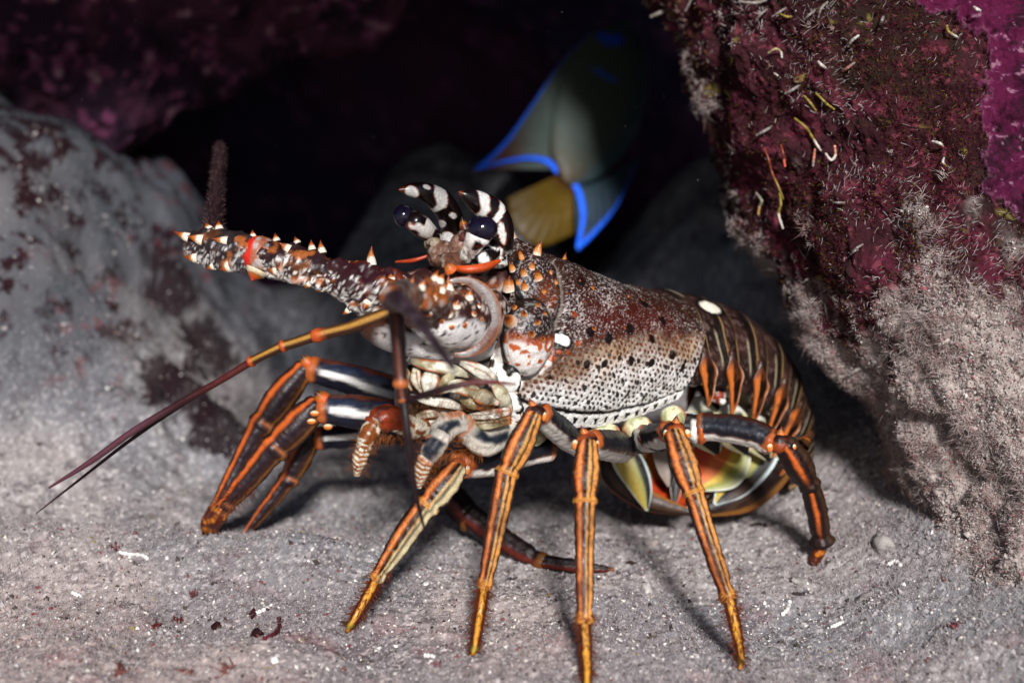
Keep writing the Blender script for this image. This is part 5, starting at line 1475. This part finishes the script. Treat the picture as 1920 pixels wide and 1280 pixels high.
horn([(852, 468, -0.018, 24), (850, 440, -0.02, 24), (845, 410, -0.025, 23), (826, 378, -0.034, 21), (795, 360, -0.042, 17), (768, 356, -0.046, 11), (748, 356, -0.049, 2)], 1,
     [(772, 360, 14, 12, 0), (800, 350, 9, 5, 0.4), (850, 404, 7, 5, 0.6), (828, 420, 7, 6, 0), (838, 444, 12, 9, 0)], ((0.55, 0.05, 0.03),))
horn([(928, 485, -0.038, 30), (932, 455, -0.042, 30), (932, 425, -0.048, 28), (918, 395, -0.054, 25), (892, 376, -0.060, 19), (873, 366, -0.064, 10), (860, 360, -0.066, 2)], 2,
     [(942, 440, 6, 22, -0.15), (938, 474, 7, 12, 0)], ((0.62, 0.055, 0.05), (0.46, 0.025, 0.03)))
def eye(c_, r_, d, stalk, flat=0.9):
    e = empty('eye', (0, 0, 0), parent=lob)
    path, r = PX(stalk, 30)
    tube('eyestalk', path, r, M['horn'], e, lambda S, PH, N, V: mix(mix(np.tile(C('#150a09'), (len(S), 1)), C('#efeae2'), sst(0.05, 0.16, fbm(V * 120, 2, int(c_[0]) + 4) - 0.12 + (0.3 if c_[0] > 850 else 0))), C('#b84a18'), 0.8 * np.exp(-((fbm(V * 120, 2, int(c_[0]) + 4) - 0.2) / 0.04) ** 2)), nseg=26)
    V, F, sph = ellipsoid(W(c_[0] * 1., c_[1] * 1., d), np.array([RGT * r_, UPV * r_ * flat, FWD * r_]) * K, 40, 28)
    mesh('eyeball', V, F, M['eye'], e)
eye((904, 429), 27, -0.068, [(885, 478, -0.055, 15), (886, 462, -0.061, 18), (893, 448, -0.066, 22), (899, 440, -0.068, 24)], 0.85)
eye((757, 405), 19, -0.050, [(820, 450, -0.03, 12), (808, 440, -0.036, 16), (790, 425, -0.046, 21), (774, 412, -0.053, 20)], 1.05)
# white patch with black oval below the near eye, orange orbital band
path, r = PX([(880, 485, -0.055, 10), (905, 484, -0.056, 18), (925, 470, -0.05, 16)], 24)
def col_wp(S, PH, N, V):
    n = fbm(V * 130, 2, 44)
    return mix(np.tile(C('#eceae2'), (len(S), 1)), C('#100806'), sst(0.12, 0.22, np.abs(n - 0.15)))
tube('orbit', path, r, M['horn'], lob, col_wp, nseg=24)
path, r = PX([(846, 498, -0.062, 2), (862, 504, -0.066, 7), (885, 505, -0.067, 8.5), (912, 500, -0.063, 8.5), (936, 489, -0.054, 4)], 40)
tube('orbit_band', path, r, M['soft'], lob, lambda S, PH, N, V: mix(np.tile(C('#c04a18'), (len(S), 1)), C('#5a1c0a'), 0.7 * sst(0.3, -0.9, N @ UPV) + 0.2 * fbm(V * 200, 2, 3)), nseg=20)
path, r = PX([(742, 491, -0.04, 2), (775, 488, -0.044, 4), (808, 478, -0.044, 3)], 24)
tube('orbit_band', path, r, M['soft'], lob, np.array(C('#a83a18')), nseg=14)
# brown fleshy plate between the eyes
for (x, y, rx, ry, d, tone) in [(830, 478, 28, 26, -0.052, '#6a4a3c'), (862, 462, 20, 22, -0.056, '#7c5a4a'), (848, 490, 26, 16, -0.06, '#5c3a2a'), (815, 458, 16, 12, -0.048, '#8a7a5c'), (872, 478, 12, 16, -0.06, '#9c968c'), (868, 445, 10, 12, -0.058, '#5a2c26')]:
    V, F, sph = ellipsoid(W(x * 1., y * 1., d), np.array([RGT * rx, UPV * ry, FWD * 22]) * K, 26, 18)
    V = V + sph * (0.0022 * fbm(V * 260, 3, x))[:, None]
    c = mix(np.tile(C(tone), (len(V), 1)), C('#a89c8c'), 0.8 * sst(0.2, 0.6, fbm(V * 300, 2, 7)))
    c = mix(c, C('#3a1c14'), 0.8 * sst(0.2, 0.6, -fbm(V * 250, 2, 9)))
    mesh('brow_plate', V, F, M['soft'], lob, c)
spine('spine', W(872., 430., -0.052), W(866., 406., -0.054), 0.0028, M['shell'], lob, C('#5a2412'), C('#2a0c08'))
spine('spine', W(846., 508., -0.07), W(838., 488., -0.074), 0.0034, M['shell'], lob, C('#c8602c'), C('#5a1c0c'))
# ================================================================== ANGELFISH
fish = empty('angelfish', (0, 0, 0), 'blue-edged angelfish with yellow tail hovering behind the lobster', 'fish')
def fd(px, py):
    """depth of the fish's mid plane: tail nearer, head going away to the upper right"""
    return 0.35 + 0.00018 * (px - 1040) - 0.00016 * (py - 330)
def fish_body():
    # axis from tail root to snout; upper and lower outlines
    ax = np.array([(1060, 340), (1078, 300), (1108, 235), (1135, 165), (1165, 95), (1185, 45)], float)
    up = np.array([(1046, 326), (1030, 275), (1040, 185), (1072, 110), (1120, 62), (1180, 38)], float)
    lo = np.array([(1074, 352), (1130, 330), (1190, 262), (1212, 190), (1215, 110), (1192, 52)], float)
    n, m = 60, 60
    U = spline(up, n); Lw = spline(lo, n); 
    cen_ = (U + Lw) / 2; half = (Lw - U) / 2
    t = np.linspace(0, 1, n)
    thick = 0.011 * np.sin(np.clip(t * 1.05 + 0.03, 0, 1) * math.pi) ** 0.6 + 0.003
    ph = np.linspace(-math.pi, math.pi, m, endpoint=False)
    q = cen_[:, None] + half[:, None] * np.sin(ph)[None, :, None]
    P = W(q[..., 0], q[..., 1], fd(q[..., 0], q[..., 1]) - thick[:, None] * np.sign(np.cos(ph)) * np.abs(np.cos(ph)) ** 0.8)
    V = P.reshape(-1, 3)
    S = np.repeat(t, m); PH = np.tile(ph, n); x = np.sin(PH)
    scl = vn(np.stack([q[..., 0].ravel() / 5, q[..., 1].ravel() / 5, PH * 0], -1), 5)
    c = mix(np.tile(C('#454f49'), (len(V), 1)), C('#3c2c14'), sst(0.35, 0.0, S) )
    c = mix(c, C('#2c4c58'), 0.7 * sst(0.3, 0.9, x)); c = mix(c, C('#444634'), 0.4 * sst(0.1, 0.6, scl))
    c = mix(c, C('#2a4450'), 0.6 * sst(0.7, 0.95, S))
    # blue mark on the cheek and on the brow
    a_ = W(np.array([1086., 1112, 1150]), np.array([118., 127, 148]), fd(np.array([1086., 1112, 1150]), np.array([118., 127, 148])) - 0.015)
    c = mix(c, C('#1e5ce0'), sst(0.0034, 0.0018, np.minimum(poly_dist(V, a_), 9)) * 0.9 * (np.cos(PH) > 0))
    a_ = W(np.array([1126., 1142, 1160]), np.array([58., 74, 72]), fd(np.array([1126., 1142, 1160]), np.array([58., 74, 72])) - 0.01)
    c = mix(c, C('#1c50d8'), sst(0.008, 0.003, poly_dist(V, a_)))
    return mesh('body', V, grid_faces(n, m, True), M['fish'], fish, c)
fish_body()
def fin(name, e0, e1, colf, n=60, m=16, bow=0.0, off=0.0):
    """fin between two pixel edge curves (root curve e0, outer edge e1)"""
    a = spline(np.array(e0, float), n); b = spline(np.array(e1, float), n)
    t = np.linspace(0, 1, m)
    q = a[:, None] + (b - a)[:, None] * t[None, :, None]
    dd = off + fd(q[..., 0], q[..., 1]) + bow * np.sin(t * math.pi)[None] + 0.0002 * np.sin(np.arange(n) * 0.9)[:, None]
    V = W(q[..., 0], q[..., 1], dd).reshape(-1, 3)
    S = np.repeat(np.linspace(0, 1, n), m); T = np.tile(t, n)
    o = mesh(name, V, grid_faces(n, m), M['fish'], fish, colf(S, T, V))
    so = o.modifiers.new('solid', 'SOLIDIFY'); so.thickness = 0.0016; so.offset = 0
    return o
BLUE = C('#1a62f0')
def col_dorsal(S, T, V):
    c = mix(np.tile(C('#454f49'), (len(S), 1)), C('#4a2c24'), sst(0.55, 0.9, S) * sst(0.3, 0.8, T))
    return mix(c, BLUE, sst(0.90, 0.93, T))
fin('dorsal_fin', [(1120, 62), (1074, 112), (1042, 185), (1031, 270), (1040, 318)], [(1112, 58), (1052, 118), (1000, 192), (945, 266), (888, 318)], col_dorsal)
# trailing edge of the dorsal fin
def band(S, T, V): return mix(np.tile(C('#2a48d8'), (len(S), 1)), BLUE, sst(0.1, 0.6, S))
fin('dorsal_fin_edge', [(1047, 318), (1030, 300), (1000, 293), (955, 298), (890, 317)], [(1043, 327), (1027, 309), (1000, 301), (953, 305), (888, 320)], lambda S, T, V: np.tile(BLUE, (len(S), 1)), m=6, off=-0.004)
fin('anal_fin', [(1076, 350), (1110, 345), (1150, 325), (1192, 300)], [(1084, 470), (1115, 440), (1158, 385), (1198, 300)],
    lambda S, T, V: mix(mix(np.tile(C('#2a3c44'), (len(S), 1)), C('#1c2a3c'), T), BLUE, sst(0.90, 0.93, T)))
fin('anal_fin_edge', [(1073, 347), (1083, 372), (1089, 410), (1080, 462)], [(1082, 342), (1094, 372), (1097, 412), (1084, 470)], lambda S, T, V: np.tile(BLUE, (len(S), 1)), m=6, off=-0.004)
def col_tail(S, T, V):
    r_ = 0.1 * vn(V * 120, 3)
    c = mix(np.tile(C('#4a3808'), (len(S), 1)), C('#564208'), 0.5 + r_)
    return mix(c, C('#3c2206'), sst(0.25, 0.0, T))
fin('tail_fin', [(1046, 328), (1055, 336), (1064, 344), (1074, 353)], [(950, 372), (962, 425), (1010, 462), (1074, 440)], col_tail, bow=-0.006)
fin('pectoral_fin', [(1120, 210), (1124, 224), (1128, 236)], [(1094, 252), (1102, 278), (1124, 282)], lambda S, T, V: np.tile(C('#3c3018'), (len(S), 1)))

# ================================================================== SMALL THINGS ON THE SAND
def ground_pt(px, py): return W(px * 1., py * 1., float(ground_hit(px, py)))

def grains():
    rg = np.random.default_rng(77)
    n = 150000
    # spread over the sand in view, denser towards the viewer
    y = rg.uniform(-0.26, 0.30, n); x = rg.uniform(-0.36, 0.36, n)
    ok_ = (slope_part(x, y)[0] < 0.015) | (rg.random(n) < 0.25); x, y = x[ok_], y[ok_]; n = len(x)
    z = ground_h(x, y, True)
    P = np.stack([x, y, z], -1)
    r = np.exp(rg.normal(math.log(0.00034), 0.58, n))
    ax = unit(rg.normal(size=(n, 3))); bx = unit(np.cross(ax, rg.normal(size=(n, 3)))); cx = np.cross(ax, bx)
    el = rg.uniform(0.5, 1.9, n)[:, None] * r[:, None]
    vs = [P + ax * el, P - ax * el, P + bx * r[:, None], P - bx * r[:, None], P + cx * r[:, None] * 0.7, P - cx * r[:, None] * 0.7]
    V = np.stack(vs, 1).reshape(-1, 3)
    f = np.array([[0, 2, 4], [2, 1, 4], [1, 3, 4], [3, 0, 4], [2, 0, 5], [1, 2, 5], [3, 1, 5], [0, 3, 5]])
    F = ((np.arange(n) * 6)[:, None, None] + f[None]).reshape(-1, 3)
    k = rg.random(n)
    c = mix(np.tile(C('#948b8b'), (n, 1)), C('#bab1b0'), rg.random(n))
    c = mix(c, C('#ece8e2'), (k > 0.94) * 1.0); c = mix(c, C('#4a423c'), (k < 0.14) * 1.0)
    c = mix(c, C('#7c3038'), ((k > 0.11) & (k < 0.135)) * 0.9); c = mix(c, C('#8a7a4a'), ((k > 0.13) & (k < 0.15)) * 0.8)
    mesh('sand_grains', V, F, M['sand'], None, np.repeat(c, 6, 0), smooth=False, kind='stuff', label='loose pale sand grains and shell grit over the floor', cat='sand')
grains()

def specks(name, P, rmin, rmax, cols, label, cat, seed):
    rg = np.random.default_rng(seed)
    n = len(P)
    r = (rmin * (rmax / rmin) ** (rg.random(n) ** 2))[:, None]
    ax = unit(rg.normal(size=(n, 3))); bx = unit(np.cross(ax, rg.normal(size=(n, 3)))); cx = np.cross(ax, bx)
    V = np.stack([P + ax * r * rg.uniform(0.9, 2.4, (n, 1)), P - ax * r, P + bx * r, P - bx * r, P + cx * r * 0.6, P - cx * r * 0.6], 1).reshape(-1, 3)
    f = np.array([[0, 2, 4], [2, 1, 4], [1, 3, 4], [3, 0, 4], [2, 0, 5], [1, 2, 5], [3, 1, 5], [0, 3, 5]])
    c = np.array([C(h) for h in cols])[rg.integers(0, len(cols), n)]
    mesh(name, V, ((np.arange(n) * 6)[:, None, None] + f[None]).reshape(-1, 3), M['sand'], None, np.repeat(c, 6, 0), smooth=True, kind='stuff', label=label, cat=cat)
rgs = np.random.default_rng(5)
x_ = rgs.uniform(-0.36, 0.36, 5200); y_ = rgs.uniform(-0.26, 0.2, 5200)
ok_ = slope_part(x_, y_)[0] < 0.02; x_, y_ = x_[ok_], y_[ok_]
specks('shell_grit', np.stack([x_, y_, ground_h(x_, y_) + 0.0003], -1), 0.0006, 0.0017, ['#e6e0d8', '#cfc8c0', '#8c8480', '#5a4f48', '#3c302c', '#b8aca4', '#7c4a48', '#d8d0c4'], 'coarse shell grit and crumbs strewn over the sand', 'shell grit', 71)
q_ = W(rgs.uniform(0, 1920, 240), rgs.uniform(0, 1000, 240), rgs.uniform(-0.2, 0.3, 240))
q_ = q_[q_[:, 2] > 0.05 + ground_h(q_[:, 0], q_[:, 1], False)]
specks('drifting_specks', q_, 0.00008, 0.00022, ['#b0b0b8', '#8c8c94'], 'tiny pale specks drifting in the water', 'marine snow', 72)

def floor_fuzz():
    rg = np.random.default_rng(78)
    n = 90000
    y = rg.uniform(-0.26, 0.06, n); x = rg.uniform(-0.36, 0.36, n)
    keep = 0.25 + fbm(np.stack([x * 14, y * 14, 0 * x], -1), 2, 12) + 0.6 * sst(0.0, -0.2, y) + 0.5 * sst(-0.05, -0.3, x) + 0.9 * sst(0.14, 0.22, x + 0.2 * y) > 0.25
    x, y = x[keep], y[keep]
    P = np.stack([x, y, ground_h(x, y, True) - 0.0003], -1)
    V, F = hairs(P, np.array([0, 0, 1.0]) + rg.normal(size=P.shape) * 0.6, rg.uniform(0.0010, 0.0040, len(P)) * (1 + 0.5 * sst(0.14, 0.22, x + 0.2 * y)), 0.00016, 0.6, 6)
    sh = np.repeat(rg.random(len(P)), 7)
    mesh('turf_fuzz', V, F, M['turf'], None, mix(np.tile(C('#857c7b'), (len(V), 1)), C('#bfb5b3'), sh), kind='stuff', label='fine pale algal fuzz growing over the sand', cat='algae')
floor_fuzz()

def stick(name, pts, r, colr, label, cat, group=None):
    w = np.array([ground_pt(*p_) + np.array([0, 0, r * K * 0.6]) for p_ in pts])
    path = spline(w, 8 * len(pts))
    rr = r * K * (1 + 0.2 * np.sin(np.arange(len(path)) * 1.3)); rr[-1] *= 0.5; rr[0] *= 0.6
    o = tube(name, path, rr, M['sand'], None, lambda S, PH, N, V: mix(np.tile(C(colr), (len(S), 1)), C(colr) * 0.6, sst(0.1, 0.6, fbm(V * 400, 2, 3))), nseg=8)
    return tag(o, label, cat, group)
stick('worm_shell', [(222, 1037), (245, 1041), (268, 1043), (278, 1050)], 3.6, '#f0ece6', 'thin white worm shell on the left sand crest below the far feet', 'shell', 'white slivers on the sand')
stick('coral_splinter', [(134, 1112), (153, 1120)], 3.6, '#e8e4de', 'short white splinter lying alone at the far left of the sand', 'splinter', 'white slivers on the sand')
stick('worm_shell', [(478, 1152), (495, 1145), (512, 1136)], 4, '#f2eee8', 'white curved worm shell just left of the front leg tip', 'shell', 'white slivers on the sand')
stick('worm_shell', [(1466, 1154), (1477, 1142), (1481, 1127)], 3.8, '#f0ece6', 'white hooked worm shell right of the fourth leg tip', 'shell', 'white slivers on the sand')
stick('coral_splinter', [(1558, 1178), (1570, 1172), (1582, 1166)], 3.6, '#eae6e0', 'white splinter lying between the fourth leg tip and the boulder', 'splinter', 'white slivers on the sand')
stick('coral_splinter', [(796, 1230), (815, 1233)], 4, '#e2ded8', 'white splinter between the tips of the first two near legs', 'splinter', 'white slivers on the sand')
stick('coral_splinter', [(1665, 1060), (1678, 1054), (1690, 1062)], 4, '#ece8e2', 'white curl close to the foot of the boulder', 'splinter', 'white slivers on the sand')
stick('seaweed_scrap', [(494, 1200), (512, 1192), (524, 1178), (523, 1160)], 4, '#5a2028', 'dark red curved seaweed stem left of the front leg tip', 'seaweed')
stick('seaweed_scrap', [(1405, 988), (1420, 984), (1440, 987)], 3.6, '#2c2426', 'dark twig on the sand beside the hind leg', 'twig')
stick('seaweed_scrap', [(1486, 1114), (1500, 1115), (1518, 1114)], 3.4, '#3a3230', 'thin dark twig below the pale shell chip', 'twig')

def flake(name, px, py, rx, ry, colr, label, cat, seed, h=0.35, group=None):
    b = ground_pt(px, py)
    rg = np.random.default_rng(seed)
    V, F, sph = ellipsoid(np.zeros(3), np.eye(3), 14, 9)
    w = 1 + 0.45 * fbm(sph * 1.6 + seed, 2, seed)
    V = np.stack([sph[:, 0] * rx * w, sph[:, 1] * ry * 1.6 * w, sph[:, 2] * ry * h * 2 * w], -1) * K
    an_ = rg.uniform(-0.6, 0.6); ca, sa = math.cos(an_), math.sin(an_)
    V = np.stack([V[:, 0] * ca - V[:, 2] * sa, V[:, 1], V[:, 0] * sa + V[:, 2] * ca], -1) + b + np.array([0, 0, ry * K * 0.3])
    c = mix(np.tile(C(colr), (len(V), 1)), C(colr) * 0.5, sst(0, 0.6, fbm(V * 300, 2, seed)))
    return tag(mesh(name, V, F, M['sand'], None, c), label, cat, group)
def tuft(px, py, rx, ry, colr, label, seed):
    b = ground_pt(px, py)
    rg = np.random.default_rng(seed)
    n = 26
    base = b + np.stack([rg.normal(size=n) * rx * 0.45, rg.normal(size=n) * ry * 0.6, np.full(n, -1.0)], -1) * K
    V, F = hairs(base, np.array([0, -0.2, 0.9]) + rg.normal(size=(n, 3)) * 0.75, rg.uniform(0.5, 1.2, n) * ry * 1.3 * K, rg.uniform(0.1, 0.3, n) * rx * K, 0.5, seed)
    sh = np.repeat(rg.random(n), 7)
    return tag(mesh('algae_tuft', V, F, M['turf'], None, mix(np.tile(C(colr), (len(V), 1)), C(colr) * 0.4, sh)), label, 'algae', 'red algae on the sand')
flake('shell_chip', 1502, 1094, 24, 9, '#a8a29c', 'pale grey pointed shell chip right of the fourth leg', 'shell', 3)
flake('shell_chip', 1620, 1122, 20, 8, '#8f8884', 'flat grey shell chip midway between hind leg and boulder foot', 'shell', 4)
flake('pebble', 1655, 1022, 18, 16, '#a09a96', 'rounded pale pebble at the shaded foot of the boulder', 'pebble', 5, 0.6)
flake('pebble', 1222, 1022, 16, 8, '#b0a49c', 'pinkish pale pebble beneath the tail between the third and fourth legs', 'pebble', 6, 0.6)
flake('pebble', 1212, 1105, 10, 9, '#b8b2ac', 'round whitish pebble between the third and fourth near legs', 'pebble', 7, 0.7)
flake('seaweed_scrap', 1186, 1058, 11, 7, '#3a2a20', 'dark brown scrap right of the third leg', 'seaweed', 8)
tuft(218, 1026, 11, 9, '#7a4044', 'small red alga beside the thin white worm shell', 9)
tuft(294, 1176, 14, 10, '#6e3030', 'dark red alga, left of a red pair on the lower left sand', 10)
tuft(334, 1164, 11, 8, '#743a34', 'red alga, right of a pair on the lower left sand', 11)
tuft(352, 1260, 13, 8, '#8a5048', 'red alga near the bottom edge, left of the bottom pair', 12)
tuft(424, 1256, 13, 13, '#8c5850', 'larger red alga near the bottom edge, right of the bottom pair', 13)
tuft(224, 1258, 11, 13, '#845048', 'leftmost red alga at the bottom edge of the sand', 14)
tuft(362, 1113, 9, 8, '#7c484a', 'small red alga alone in the middle of the left sand', 15)
tuft(820, 1247, 9, 7, '#7c3c4a', 'crimson alga at the bottom between the first two near legs', 16)
tuft(1797, 1172, 14, 8, '#8c5054', 'pinkish red alga low on the right beside the boulder base', 17)
flake('seaweed_scrap', 406, 1176, 8, 8, '#321012', 'blackish scrap left of the curved red stem, left one of two', 'seaweed', 18, 0.7)
flake('seaweed_scrap', 481, 1193, 10, 9, '#280e12', 'blackish scrap touching the curved red stem', 'seaweed', 19, 0.7)
flake('seaweed_scrap', 474, 1154, 6, 7, '#381418', 'small dark scrap beside the white curved worm shell', 'seaweed', 20, 0.7)
